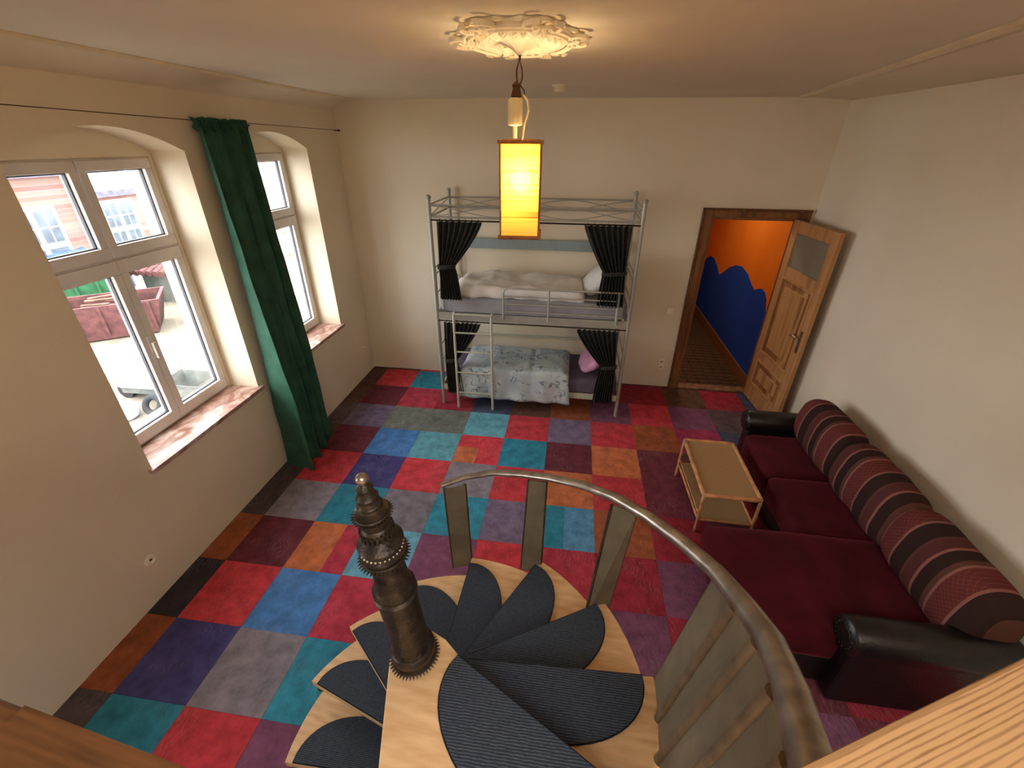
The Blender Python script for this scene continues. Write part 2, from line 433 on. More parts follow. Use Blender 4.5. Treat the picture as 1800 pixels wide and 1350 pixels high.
#  rows from the back (8) to the front, columns -1 .. 10
ROWS = {
    9: 'bbRTrrrmmbbbb',
    8: 'bRTRrrRrrbrDbb',
    7: 'bmCrDbOPRPnb',
    6: 'npGGtRpROMDb',
    5: 'bmBtRTmombKb',
    4: 'KRIRgRoRmrmb',
    3: 'KgTgTpTOrmrm',
    2: 'OmolPRCrPrmr',
    1: 'kRBCgRrPrmrp',
    0: 'OIgTRpBRrPmR',
    -1: 'KTRPBrRIPRDr',
    -2: 'mBrTgRPBrRKb',
    -3: 'rRBgTrRmIBrR',
    -4: 'KgRTbrBRPrmR',
    -5: 'rBPRTgRBrIrR',
    -6: 'rBPRTgRBrIrR'}
def tile_mesh(w, h):
    b = bm_new(); g = .0007
    box(b, g, g, -.010, w - g, h - g, 0)
    bmesh.ops.recalc_face_normals(b, faces=b.faces)
    me = bpy.data.meshes.new('carpet_tile'); b.to_mesh(me); b.free(); me.materials.append(M_tile)
    return me
TM = {}
def tile(x0, y0, x1, y1, c):
    k = (round(x1 - x0, 3), round(y1 - y0, 3))
    if k not in TM: TM[k] = tile_mesh(*k)
    o = bpy.data.objects.new('carpet_tile', TM[k]); COL.objects.link(o); o.parent = floor
    o.location = (x0, y0, random.uniform(-.0012, .0))
    j = random.uniform(.95, 1.06); cc = [v * .84 + .16 * 128 for v in C[c]]
    o.color = (s2l(min(255, cc[0] * j)), s2l(min(255, cc[1] * j)), s2l(min(255, cc[2] * j)), 1)
for j, row in ROWS.items():
    y0 = T * j; y1 = T * (j + 1)
    if y0 >= YB: continue
    y1 = min(y1, YB); y0c = max(y0, YN)
    if y1 <= YN: continue
    for i in range(-1, 11):
        x0 = max(0, X0 + T * i); x1 = min(W, X0 + T * (i + 1))
        if x1 - x0 < .02: continue
        c = row[i + 1] if i + 1 < len(row) else 'b'
        if (j, i) == (5, 3):        # one tile pieced together of red and orange
            tile(x0, y0c, x0 + .23, y0c + .25, 'o'); tile(x0, y0c + .25, x0 + .23, y1, 'R'); tile(x0 + .23, y0c, x1, y1, 'R'); continue
        if (j, i) == (2, 1):
            tile(x0, y0c, x0 + .29, y1, 'o'); tile(x0 + .29, y0c, x1, y1, 'C'); continue
        if (j, i) == (3, 5):
            tile(x0, y0c, x0 + .21, y1, 'T'); tile(x0 + .21, y0c, x1, y1, 'S'); continue
        if (j, i) == (6, 1):
            tile(x0, y0c, x0 + .23, y1, 'G'); tile(x0 + .23, y0c, x1, y1, 'G'); continue
        tile(x0, y0c, x1, y1, c)

# generic wall with holes: outline polygon in (u, v), holes list of polygons; extruded by thickness
def wall_slab(name, outer, holes, to3, t_vec, mat):
    bm = bm_new()
    def loop(pts):
        vs = [bm.verts.new(to3(*p)) for p in pts]
        return vs, [bm.edges.new((vs[i], vs[(i + 1) % len(vs)])) for i in range(len(vs))]
    es = []; loops = []
    for pts in [outer] + holes:
        v, e = loop(pts); es += e; loops.append(v)
    bmesh.ops.triangle_fill(bm, use_beauty=True, use_dissolve=False, edges=es)
    front = list(bm.faces)
    tv = Vector(t_vec); mp = {}
    for l in loops:
        for v in l: mp[v] = bm.verts.new(v.co + tv)
    for f in front: bm.faces.new([mp[v] for v in reversed(f.verts)])
    for l in loops:
        n = len(l)
        for i in range(n): bm.faces.new((l[i], l[(i + 1) % n], mp[l[(i + 1) % n]], mp[l[i]]))
    return obj(name, bm, mat)

ZS, ZT, ZA = .875, 2.70, 2.835       # sill, spring of the arch, apex
def arch(y0, y1):
    pts = [(y0, ZS), (y1, ZS), (y1, ZT)]
    n = 14
    for i in range(1, n):
        a = i / n
        pts.append((y1 + (y0 - y1) * a, ZT + (ZA - ZT) * (1 - (2 * a - 1) ** 2)))
    pts.append((y0, ZT)); return pts
WINS = [(.90, 2.00), (2.42, 3.52), (-1.90, -.80)]
o = wall_slab('wall_left', [(YN, 0), (YB, 0), (YB, H), (YN, H)], [arch(a, b) for a, b in WINS], lambda u, v: (0, u, v), (-.26, 0, 0), M_wall)
struct(o, 'cream plastered left wall with arched window recesses', 'wall')
# outer leaf of the wall: rectangular openings a little narrower, carries the window frames
holes = [[(a + .03, ZS), (b - .03, ZS), (b - .03, ZT - .03), (a + .03, ZT - .03)] for a, b in WINS]
o = wall_slab('trim_1', [(YN, 0), (YB, 0), (YB, H), (YN, H)], holes, lambda u, v: (-.262, u, v), (-.14, 0, 0), M_wall)
struct(o, 'outer leaf of the window wall closing the arches above the frames', 'wall')

DX0, DX1, DZ = 4.085, 4.955, 2.09
WT = .07
o = wall_slab('wall_back', [(-.26, 0), (DX0, 0), (DX0, DZ), (DX1, DZ), (DX1, 0), (W + .2, 0), (W + .2, H), (-.26, H)], [], lambda u, v: (u, YB, v), (0, WT, 0), M_wall)
struct(o, 'cream back wall with the doorway at its right end', 'wall')
bm = bm_new(); box(bm, W, YN, 0, W + .2, YB, H)
struct(obj('wall_right', bm, M_wall), 'plain cream right wall behind the sofa', 'wall')
bm = bm_new(); box(bm, -.26, YN - .2, 0, W + .2, YN, H)
struct(obj('wall_front', bm, M_wall), 'wall behind the viewer', 'wall')
bm = bm_new(); box(bm, -.4, YN - .2, H, W + .2, YB + .2, H + .15)
struct(obj('ceiling', bm, M_ceil), 'shadowy cream plaster ceiling', 'ceiling')

# coves between the ceiling and the side walls, with their thin mouldings
def cove(xw, xa, xb, zw, name, label):
    """xw wall, xa/xb inner edge of the cove at the near and far end"""
    bm = bm_new(); n = 8; rows = []
    for (y, xi) in ((YN, xa), (YB, xb)):
        r = []
        for k in range(n + 1):
            a = k / n; r.append(bm.verts.new((xw + (xi - xw) * a, y, zw + (H - .002 - zw) * math.sin(a * math.pi / 2))))
        r.append(bm.verts.new((xw, y, H - .001))); rows.append(r)
    for k in range(n + 1):
        bm.faces.new((rows[0][k], rows[0][k + 1], rows[1][k + 1], rows[1][k])) if k < n + 0 else bm.faces.new((rows[0][k], rows[0][k + 1], rows[1][k + 1], rows[1][k])) if k + 1 < len(rows[0]) else None
    return struct(obj(name, bm, M_wall, smooth=True), label, 'cove')
cove(0.0, .27, .22, 3.06, 'trim_2', 'shallow plaster cove along the top of the window wall')
cove(W, 3.62, 4.66, 3.125, 'trim_3', 'shallow plaster cove along the top of the right wall')
def moulding(name, a, b, label):
    bm = bm_new()
    a = Vector(a); b = Vector(b); d = (b - a).normalized(); s = Vector((d.y, -d.x, 0))
    prof = [(-.03, 0), (-.03, -.008), (-.018, -.014), (-.012, -.006), (0, -.006), (.006, -.016), (.022, -.018), (.03, -.006), (.03, 0)]
    rows = [[bm.verts.new(p + s * u + Vector((0, 0, w))) for u, w in prof] for p in (a, b)]
    for k in range(len(prof) - 1): bm.faces.new((rows[0][k], rows[0][k + 1], rows[1][k + 1], rows[1][k]))
    for r in rows: bm.faces.new(r)
    struct(obj(name, bm, M_trimw), label, 'moulding')
moulding('trim_4', (.30, YN, H), (.235, 4.1, H), 'thin plaster moulding on the ceiling beside the windows')
moulding('trim_5', (3.58, YN, H), (4.63, 4.08, H), 'thin plaster moulding on the ceiling towards the right wall')

# ------------------------------------------------------------------ windows
def window(idx, y0, y1, label):
    XF = -.27
    root = bpy.data.objects.new('window_%d' % idx, None); COL.objects.link(root); root.location = (XF, (y0 + y1) / 2, ZS)
    struct(root, label, 'window')
    a, b = y0 + .03, y1 - .03; zt = ZT - .03
    bm = bm_new()      # fixed frame
    box(bm, XF - .07, a, ZS, XF, b, ZS + .05); box(bm, XF - .07, a, zt - .03, XF, b, zt)
    box(bm, XF - .07, a, ZS + .05, XF, a + .03, zt - .03); box(bm, XF - .07, b - .03, ZS + .05, XF, b, zt - .03)
    box(bm, XF - .07, a + .03, 2.075, XF, b - .03, 2.105)
    part('window_frame', bm, M_frame, root, bevel=.004)
    mid = (a + b) / 2
    def sash(nm, ya, yb, za, zb, l, r, bo, to):
        bm = bm_new(); x0, x1 = XF - .055, XF + .018
        box(bm, x0, ya, za, x1, yb, za + bo); box(bm, x0, ya, zb - to, x1, yb, zb)
        box(bm, x0, ya, za + bo, x1, ya + l, zb - to); box(bm, x0, yb - r, za + bo, x1, yb, zb - to)
        s = part(nm, bm, M_frame, root, bevel=.004)
        gy0, gy1, gz0, gz1 = ya + l, yb - r, za + bo, zb - to
        bm = bm_new()
        box(bm, XF - .022, gy0 - .005, gz0 - .005, XF - .016, gy1 + .005, gz1 + .005)
        g = obj('pane', shift(bm, root.location), M_glass, s)
        bm = bm_new(); w = .008
        for (p, q, r_, t_) in ((gy0, gy0 + w, gz0, gz1), (gy1 - w, gy1, gz0, gz1), (gy0, gy1, gz0, gz0 + w), (gy0, gy1, gz1 - w, gz1)):
            box(bm, XF - .030, p, r_, XF - .008, q, t_)
        obj('seal', shift(bm, root.location), M_seal, s)
        return s
    # two upper lights beside a fixed post, two casements below
    sash('upper_sash', a + .012, mid - .005, 2.10, zt - .012, .05, .05, .07, .06)
    sash('upper_sash', mid + .005, b - .012, 2.10, zt - .012, .05, .055, .07, .06)
    sash('casement', a + .012, mid - .001, ZS + .02, 2.085, .06, .055, .085, .085)
    sash('casement', mid + .001, b - .012, ZS + .02, 2.085, .055, .06, .085, .085)
    bm = bm_new(); box(bm, XF + .016, mid - .02, 1.45, XF + .028, mid + .02, 1.57); box(bm, XF + .028, mid - .01, 1.40, XF + .05, mid + .012, 1.52)
    part('window_handle', bm, M_frame, root, bevel=.004)
    bm = bm_new(); box(bm, XF + .003, y0 - .03, ZS - .028, .035, y1 + .035, ZS + .004)
    part('window_sill', bm, M_marble, root, bevel=.003)
window(1, *WINS[0], 'large white window with four panes, left of the green curtain')
window(2, *WINS[1], 'white window half hidden behind the right edge of the green curtain')
window(3, *WINS[2], 'white window in the left wall beside the loft')

# ------------------------------------------------------------------ doorway, casing, hall, door leaf
root = bpy.data.objects.new('door_1', None); COL.objects.link(root); root.location = (4.5, YB, 0)
struct(root, 'open pine door and brown casing at the right end of the back wall', 'door')
bm = bm_new(); box(bm, DX0 - .10, YB - .028, 0, DX0, YB, DZ + .085); box(bm, DX0 - .10, YB - .040, 0, DX0 - .075, YB - .02, DZ + .085)
part('casing', bm, M_case, root, bevel=.004)
bm = bm_new(); box(bm, DX0, YB - .028, DZ, DX1 + .11, YB, DZ + .085); box(bm, DX0 - .1, YB - .040, DZ + .062, DX1 + .11, YB - .02, DZ + .085)
part('casing', bm, M_case, root, bevel=.004)
bm = bm_new(); box(bm, DX1, YB - .028, 0, DX1 + .11, YB, DZ)
part('casing', bm, M_case, root, bevel=.004)
bm = bm_new(); box(bm, DX0, YB - .01, 0, DX0 + .03, YB + WT + .01, DZ); box(bm, DX1 - .012, YB - .01, 0, DX1, YB + WT + .01, DZ); box(bm, DX0 + .03, YB - .01, DZ - .03, DX1 - .012, YB + WT + .01, DZ)
part('jamb_lining', bm, M_case, root, bevel=.003)
bm = bm_new(); box(bm, DX0 + .03, YB - .03, 0, DX1 - .012, YB + .10, .018)
part('threshold', bm, M_thresh, root, bevel=.005)
# leaf in its own local frame: x along the leaf from the hinge, y thickness, z up
hx, hy, fx, fy = 4.945, 4.140, 5.005, 3.335
ang = math.atan2(fy - hy, fx - hx); LW, LH, LT = .805, 2.075, .042
leafM = Matrix.Translation((hx, hy, .012)) @ Matrix.Rotation(ang, 4, 'Z')
leafM = Matrix.Translation((-4.5, -YB, 0)) @ leafM
bm = bm_new()
st = .11
yf = -LT  # the face seen from the room is the -y local side (towards the room's middle)
box(bm, 0, -LT, 0, st, 0, LH); box(bm, LW - st, -LT, 0, LW, 0, LH)
box(bm, st, -LT, LH - .115, LW - st, 0, LH); box(bm, st, -LT, 1.50, LW - st, 0, 1.62)
box(bm, st, -LT, .52, LW - st, 0, .64); box(bm, st, -LT, 0, LW - st, 0, .22)
leaf = obj('door_leaf', bm, M_doorw, root, bevel=.004); leaf.matrix_basis = leafM
for z0, z1 in ((.22, .52), (.64, 1.50)):
    bm = bm_new()
    box(bm, st, -LT * .72, z0, LW - st, -LT * .28, z1)
    m = .075
    box(bm, st + m, -LT * .95, z0 + m, LW - st - m, -LT * .05, z1 - m)
    obj('door_panel', bm, M_doorp, leaf, bevel=.010)
    bm = bm_new()
    for ya, yb in ((-LT - .006, -LT * .7), (-LT * .3, .006)):
        box(bm, st - .012, ya, z0 - .012, st + .014, yb, z1 + .012); box(bm, LW - st - .014, ya, z0 - .012, LW - st + .012, yb, z1 + .012)
        box(bm, st + .014, ya, z0 - .012, LW - st - .014, yb, z0 + .014); box(bm, st + .014, ya, z1 - .014, LW - st - .014, yb, z1 + .012)
    obj('panel_moulding', bm, M_doorw, leaf, bevel=.004)
bm = bm_new(); box(bm, st - .005, -LT * .6, 1.615, LW - st + .005, -LT * .45, LH - .11)
obj('frosted_pane', bm, M_frost, leaf)
bm = bm_new(); hz = 1.06
box(bm, LW - .075, -LT - .005, hz - .16, LW - .04, -LT, hz + .07)
tube(bm, [(LW - .058, -LT - .004, hz), (LW - .058, -LT - .05, hz)], .009)
tube(bm, [(LW - .058, -LT - .05, hz), (LW - .10, -LT - .053, hz + .003), (LW - .17, -LT - .048, hz - .004)], [.010, .009, .008])
box(bm, LW - .075, 0, hz - .16, LW - .04, .005, hz + .07)
tube(bm, [(LW - .058, .0, hz), (LW - .058, .045, hz), (LW - .15, .045, hz)], .009)
obj('door_handle', bm, M_nickel, leaf, bevel=.002)
bm = bm_new(); lathe(bm, [(.006, 0), (.006, .004)], 12); 
for v in bm.verts: v.co = Vector((LW - .058 + v.co.x, -LT - .004 - v.co.z, hz - .1 + v.co.y))
obj('keyhole', bm, M_hole, leaf)

# hall behind the doorway
y_h0, y_h1 = YB + WT, 7.45
bm = bm_new(); box(bm, 2.9, y_h0, -.12, 5.0, y_h1, -.012)
hf = struct(obj('floor.001', bm, M_screed), 'dark wooden hall floor beyond the doorway', 'floor')
nb = 15; bw = (4.97 - 2.9) / nb
plank = None
for i in range(nb):
    if plank is None:
        bm = bm_new(); box(bm, .0015, 0, -.012, bw - .0015, y_h1 - y_h0, .004); plank = obj('floorboard', bm, M_hallfloor, hf, bevel=.002); p_ = plank
    else:
        p_ = plank.copy(); COL.objects.link(p_)
    p_.location = (2.9 + bw * i, y_h0, random.uniform(-.001, .001))
waves = [(4.38, 1.02), (4.44, 1.14), (4.52, 1.19), (4.62, 1.21), (4.72, 1.19), (4.80, 1.15), (4.86, 1.13), (5.0, 1.17), (5.2, 1.25), (5.45, 1.28), (5.7, 1.24), (5.95, 1.15), (6.15, 1.03), (6.32, .94), (6.5, 1.02), (6.75, 1.1), (7.0, 1.09), (7.2, 1.0), (7.45, .9)]
bm = bm_new(); box(bm, 4.985, y_h0, 0, 5.1, y_h1 + .1, 2.9)
hw = struct(obj('wall_hall', bm, M_orange), 'orange hall wall with a wavy blue lower half seen through the doorway', 'wall')
bm = bm_new()
pts = [(4.28, .95)] + [(p[0], p[1]) for p in waves]
outl = [(y_h0, 0)] + [(y_h0, pts[0][1])] + pts + [(y_h1, 0)]
outl = [(y, z) for y, z in outl]
v0 = [bm.verts.new((4.985, y, z)) for y, z in outl]; v1 = [bm.verts.new((4.981, y, z)) for y, z in outl]
bm.faces.new(v0); bm.faces.new(list(reversed(v1)))
for i in range(len(outl)): bm.faces.new((v0[i], v0[(i + 1) % len(outl)], v1[(i + 1) % len(outl)], v1[i]))
obj('wavy_dado', bm, M_blue, hw)
bm = bm_new(); box(bm, 2.8, y_h1, 0, 5.1, y_h1 + .1, 2.9)
he = struct(obj('wall_hall_end', bm, M_orange), 'far end wall of the orange hall', 'wall')
bm = bm_new(); box(bm, 2.9, y_h1 - .004, 0, 4.985, y_h1, .95); obj('wavy_dado', bm, M_blue, he)
bm = bm_new(); box(bm, 2.8, y_h0, 0, 2.9, y_h1, 2.9)
struct(obj('wall_hall_left', bm, M_orange), 'left wall of the hall hidden by the back wall', 'wall')
bm = bm_new(); box(bm, 2.8, y_h0, 2.9, 5.1, y_h1 + .1, 3.0)
struct(obj('ceiling.001', bm, M_orange), 'hall ceiling', 'ceiling')
bm = bm_new(); box(bm, 4.955, y_h0, .004, 4.981, y_h1, .155)
struct(obj('baseboard_hall', bm, M_case, bevel=.004), 'brown baseboard along the blue hall wall', 'baseboard')

# ------------------------------------------------------------------ loft platform under and behind the viewer
bm = bm_new(); ny = 8; 
lp = thing('loft_platform', 'wooden loft deck behind the top stair step', 'platform', (2.5, -1.6, 1.24))
for i in range(ny):
    bm = bm_new(); y0 = YN + .005 + i * .165
    box(bm, .01, y0, 1.28, W - .01, y0 + .160, 1.315); part('deck_board', bm, M_pine, lp, bevel=.003)
bm = bm_new(); 
for x in (.01, 2.46, W - .09):
    bm = bm_new(); box(bm, x, YN + .01, 1.16, x + .08, YN + 8 * .165, 1.28); part('joist', bm, M_beamdark, lp)
for x in (.10, 2.46, W - .18):
    bm = bm_new(); box(bm, x, YN + .05, 0, x + .08, YN + .13, 1.16); part('post', bm, M_beamdark, lp)

# ------------------------------------------------------------------ spiral staircase
AX, AY, H0, RS = 2.244, -.269, 1.35, .14
OUT = {1: (3.014, -.15), 2: (2.882, .205), 3: (2.589, .492), 4: (2.219, .569), 5: (1.885, .468), 6: (1.610, .271), 7: (1.486, .053), 8: (1.483, -.232), 9: (1.60, -.60), 10: (1.95, -.98)}
INN = {1: (2.442, -.179), 2: (2.392, -.076), 3: (2.320, -.015), 4: (2.207, .079), 5: (2.09, .10), 6: (1.943, -.012), 7: (1.926, -.081), 8: (1.95, -.225), 9: (2.0, -.36)}
stair = thing('spiral_staircase', 'spiral staircase of pine steps with navy mats and bronze railing in the foreground', 'staircase', (AX, AY, 0))
def polar(p): return math.hypot(p[0] - AX, p[1] - AY), math.atan2(p[1] - AY, p[0] - AX)
TH = .038
def foot(O, I):
    """point of the nosing line nearest to the axis"""
    O = Vector(O).to_2d() if len(O) == 3 else Vector(O); I = Vector(I); d = (O - I).normalized()
    t = (Vector((AX, AY)) - I).dot(d); return I + d * t, d
def mat_outline(F, d, nrm, u0, u1, D, e=2.5, n=26):
    """half-moon: straight side from u0 to u1 along d, bulging by D along nrm"""
    c = (u0 + u1) / 2; h = (u1 - u0) / 2; pts = []
    for i in range(n + 1):
        a = math.pi * i / n; cx = math.cos(a); sx = math.sin(a)
        uu = c + h * math.copysign(abs(cx) ** (2 / e), cx); vv = D * abs(sx) ** (2 / e)
        pts.append((F + d * uu + nrm * vv).to_tuple())
    return pts
def add_tread(k, outline, z, mat_pts):
    tr = part('stair_tread', prism(bm_new(), outline, z - TH, z), M_pine, stair, bevel=.004)
    m = obj('stair_mat', shift(prism(bm_new(), mat_pts, z + .0005, z + .009), stair.location), M_mat, tr)
    loop = [(p[0], p[1], z + .005) for p in mat_pts]
    obj('mat_binding', shift(tube(bm_new(), loop, .0045, 6, closed=True), stair.location), M_matedge, m)
    return tr
def arcpts(a0, r0, a1, r1, n=8):
    return [(AX + (r0 + (r1 - r0) * i / n) * math.cos(a0 + (a1 - a0) * i / n), AY + (r0 + (r1 - r0) * i / n) * math.sin(a0 + (a1 - a0) * i / n)) for i in range(n + 1)]
for k in range(1, 10):
    z = H0 - RS * k
    F, d = foot(OUT[k], INN[k])
    nrm = Vector((d.y, -d.x))            # clockwise side = towards the step above
    r0, a0 = polar(OUT[k])
    if k == 1: r1, a1 = .80, rad(-44)
    else:
        r1, a1 = polar(OUT[k - 1]); 
    a1 -= rad(5)
    if a1 > a0: a1 -= 2 * math.pi
    back = Vector((math.cos(a1), math.sin(a1)))
    rim = arcpts(a0, r0, a1, r1)
    hub = [(AX + .07 * math.cos(t), AY + .07 * math.sin(t)) for t in (a1 - .4, a1 - 1.3, a1 - 2.2)]
    ol = [(F - d * .02).to_tuple()] + rim + hub
    if (F - Vector((AX, AY))).dot(-nrm) < .04: # keep the hub outline simple
        F2 = F - nrm * .0
        ol = [(F2 + d * .0).to_tuple()] + rim + [hub[0]]
    L = (Vector(OUT[k]) - F).length
    mp = mat_outline(F + nrm * .004, d, nrm, .12, L - .040, .215, e=2.25)
    add_tread(k, ol, z, mp)
    # steel bracket under each step
    b = bm_new(); mid = (a0 + a1) / 2
    e = Vector((AX + .05 * math.cos(mid), AY + .05 * math.sin(mid))); e2 = Vector((AX + (r0 - .12) * math.cos(mid), AY + (r0 - .12) * math.sin(mid)))
    tube(b, [(e.x, e.y, z - TH - .02), (e2.x, e2.y, z - TH - .012)], .016, 8)
    part('step_bracket', b, M_slatedge, stair)
    b = bm_new(); q = Vector(OUT[k]) - d * .03 + nrm * .02
    box(b, q.x - .012, q.y - .012, z - TH - .05, q.x + .012, q.y + .012, z - TH)
    part('step_bracket', b, M_slatedge, stair)
# top step
top = [(2.325, -.215), (2.388, -.259), (2.804, -.492), (3.10, -.660), (3.10, -1.12), (2.10, -1.12), (2.160, -.72), (2.218, -.545), (2.170, -.30), (2.19, -.235), (2.245, -.195), (2.29, -.197)]
top = [(2.325, -.205), (2.388, -.254), (2.804, -.477), (3.15, -.664), (3.15, -1.13), (2.262, -1.13), (2.242, -.556), (2.168, -.290), (2.178, -.225), (2.222, -.188), (2.275, -.184)]
F = Vector((2.36, -.243)); d = (Vector((2.804, -.484)) - F).normalized(); nrm = Vector((d.y, -d.x))
mtp = mat_outline(F + nrm * .002, d, nrm, .02, .70, .225, e=2.25)
add_tread(0, top, H0, mtp)
# centre column under the steps
part('column', lathe(bm_new(), [(.10, 0), (.10, .012), (.05, .03), (.048, H0 - TH - .002), (.048, H0 - TH)], 28, AX, AY), M_iron, stair, smooth='auto')

# ornate newel standing on the top step
nr = thing('ornate_newel_post', 'ornate bronze newel post with toothed rings and ball tip, standing on the top step', 'post', (AX, AY, H0))
tilt = Euler((rad(1.9), rad(-3.3), 0)).to_matrix().to_4x4()
def npart(name, bm, mat, smooth='auto', parent=nr):
    for v in bm.verts: v.co = tilt @ v.co
    return obj(name, bm, mat, parent, smooth=smooth)
shaft = [(.062, .0), (.064, .012), (.060, .022), (.066, .034), (.069, .048), (.067, .062), (.060, .070), (.062, .078), (.058, .086), (.056, .10), (.0545, .18), (.055, .27), (.057, .31), (.060, .318), (.061, .326), (.055, .334), (.059, .342), (.059, .352), (.052, .362), (.047, .38), (.044, .42), (.044, .455), (.049, .47), (.055, .478)]
npart('shaft', lathe(bm_new(), shaft, 48), M_iron)
def toothed(z, r, n, ln, w, droop):
    b = bm_new()
    lathe(b, [(r - .014, z - .006), (r, z - .004), (r + .002, z), (r, z + .004), (r - .014, z + .007)], 48)
    for i in range(n):
        a = 2 * math.pi * i / n
        Mx = Matrix.Rotation(a, 4, 'Z')
        p = [(r - .004, -w, z - .004), (r - .004, w, z - .004), (r - .004, w, z + .004), (r - .004, -w, z + .004), (r + ln, 0, z - droop), (r + ln, 0, z + .003 - droop)]
        v = [b.verts.new(Mx @ Vector(q)) for q in p]
        for f in ((0, 3, 2, 1), (0, 1, 4), (3, 5, 2), (1, 2, 5, 4), (3, 0, 4, 5)): b.faces.new([v[i_] for i_ in f])
    return b
npart('toothed_ring', toothed(.014, .068, 44, .012, .0034, .006), M_iron, False)
npart('toothed_ring', toothed(.484, .058, 40, .011, .0034, .006), M_iron, False)
npart('drum', lathe(bm_new(), [(.055, .49), (.060, .497), (.060, .503), (.052, .508), (.050, .520), (.057, .527), (.059, .534), (.052, .542), (.044, .548), (.036, .556), (.035, .566), (.040, .574), (.039, .584), (.033, .592), (.035, .602), (.040, .612), (.042, .622)], 40), M_iron)
b = bm_new()
for i in range(30):
    a = 2 * math.pi * i / 30; sphere(b, (.0535 * math.cos(a), .0535 * math.sin(a), .514), .0042, seg=6)
npart('pearl_ring', b, M_rail, True)
b = bm_new()
for i in range(22):
    a = 2 * math.pi * i / 22; Mx = Matrix.Rotation(a, 4, 'Z'); box(b, .034, -.0028, .560, .0435, .0028, .585, Mx)
npart('fluted_collar', b, M_iron, False)
npart('toothed_ring', toothed(.632, .042, 34, .009, .003, .005), M_iron, False)
npart('finial', lathe(bm_new(), [(.040, .636), (.041, .642), (.030, .648), (.028, .655), (.031, .662), (.026, .670), (.025, .680), (.027, .686), (.021, .694), (.019, .706), (.0205, .713), (.013, .720), (.008, .726)], 32), M_iron)
npart('ball_tip', sphere(bm_new(), (0, 0, .739), .0155, seg=20), M_rail, True)

# railing: flat slats between the steps and the curved handrail
def slat(pts, th=.012, name='baluster'):
    """pts: bottom-left, bottom-right, top-left, top-right (world)"""
    bl, br, tl, tr = [Vector(p) for p in pts]
    nrm = (br - bl).cross(tl - bl).normalized() * th
    b = bm_new()
    v = [b.verts.new(p) for p in (bl, br, tr, tl, bl + nrm, br + nrm, tr + nrm, tl + nrm)]
    for f in ((0, 3, 2, 1), (4, 5, 6, 7), (0, 1, 5, 4), (1, 2, 6, 5), (2, 3, 7, 6), (3, 0, 4, 7)): b.faces.new([v[i] for i in f])
    s = part(name, b, M_slat, stair, bevel=.002)
    return s, nrm
def edge(s, a, b_, r=.0085, mm=None):
    return obj('edge_bead', shift(tube(bm_new(), [a, b_], r, 10), stair.location), mm or M_slatedge, s, smooth='auto')
post_pts = [
    ((2.154, .473, .74), (2.215, .573, .74), (2.120, .515, 1.315), (2.203, .567, 1.315)),
    ((2.502, .469, .88), (2.596, .472, .88), (2.524, .494, 1.44), (2.601, .490, 1.45)),
    ((2.813, .185, 1.02), (2.901, .213, 1.02), (2.858, .236, 1.585), (2.941, .208, 1.60))]
post_pts[0] = ((2.125, .535, .74), (2.215, .573, .74), (2.113, .535, 1.30), (2.203, .577, 1.30))
for pp in post_pts:
    s, nn = slat(pp)
    edge(s, Vector(pp[0]), Vector(pp[2])); edge(s, Vector(pp[1]), Vector(pp[3]))
bars = [((3.020, -.153, 1.16), (3.083, -.184, 1.76)), ((3.020, -.274, 1.20), (3.079, -.322, 1.842)), ((2.998, -.395, 1.24), (3.074, -.443, 1.90)),
        ((2.985, -.52, 1.27), (3.045, -.565, 1.955)), ((2.955, -.645, 1.30), (3.005, -.690, 2.01)), ((2.91, -.76, 1.316), (2.955, -.80, 2.06))]
for i in range(len(bars) - 1):
    a, b_ = bars[i], bars[i + 1]
    q0 = Vector(a[0]).lerp(Vector(b_[0]), .84); q1 = Vector(a[1]).lerp(Vector(b_[1]), .84)
    s, nn = slat((a[0], q0, a[1], q1), .010)
    inw = Vector((AX - a[0][0], AY - a[0][1], 0)).normalized() * (.008 if i else .0)
    edge(s, Vector(a[0]) + inw, Vector(a[1]) + inw, .016 if i else .010, M_bead if i else M_slatedge)
hr_pts = [(2.100, .528, 1.325), (2.207, .572, 1.352), (2.345, .574, 1.395), (2.49, .535, 1.437), (2.62, .478, 1.48), (2.75, .395, 1.53), (2.868, .280, 1.585), (2.965, .135, 1.645), (3.04, -.02, 1.705), (3.083, -.175, 1.775), (3.088, -.32, 1.85), (3.083, -.445, 1.915), (3.057, -.57, 1.97), (3.015, -.70, 2.03), (2.96, -.82, 2.08)]
HANDRAIL_PLACEHOLDER = hr_pts
b = bm_new()
tube(b, hr_pts, [.015, .0165, .0175, .0185, .019, .0195, .020, .021, .022, .024, .026, .028, .030, .032, .033], 14, flat=.8)
part('handrail', b, M_rail, stair, smooth='auto')

# beams of the loft railing close to the viewer
def beam(name, a, b_, w, h, z, mat, label):
    a = Vector((a[0], a[1])); b_ = Vector((b_[0], b_[1])); L = (b_ - a).length; d = (b_ - a) / L
    root = thing(name, label, 'beam', (a.x, a.y, z)); root.rotation_euler = (0, 0, math.atan2(d.y, d.x))
    bm = bm_new(); box(bm, 0, -w, -h, L, 0, 0); obj('plank', bm, mat, root, bevel=.006)
    return root, L
r1, L1 = beam('railing_beam', (.0, -.597), (2.36, -.869), .15, .11, 2.2, M_beamdark, 'dark brown wooden beam crossing the lower left corner')
bm = bm_new(); box(bm, 2.08, -.150, .0005, 2.36, 0.0, .006); obj('butt_board', bm, M_beamdark, r1)
r2, L2 = beam('railing_beam', (2.80, -.8265), (5.095, .275), .17, .11, 2.2, M_beam, 'light pine beam with strong grain crossing the lower right corner')
for x in (.0,):
    pass

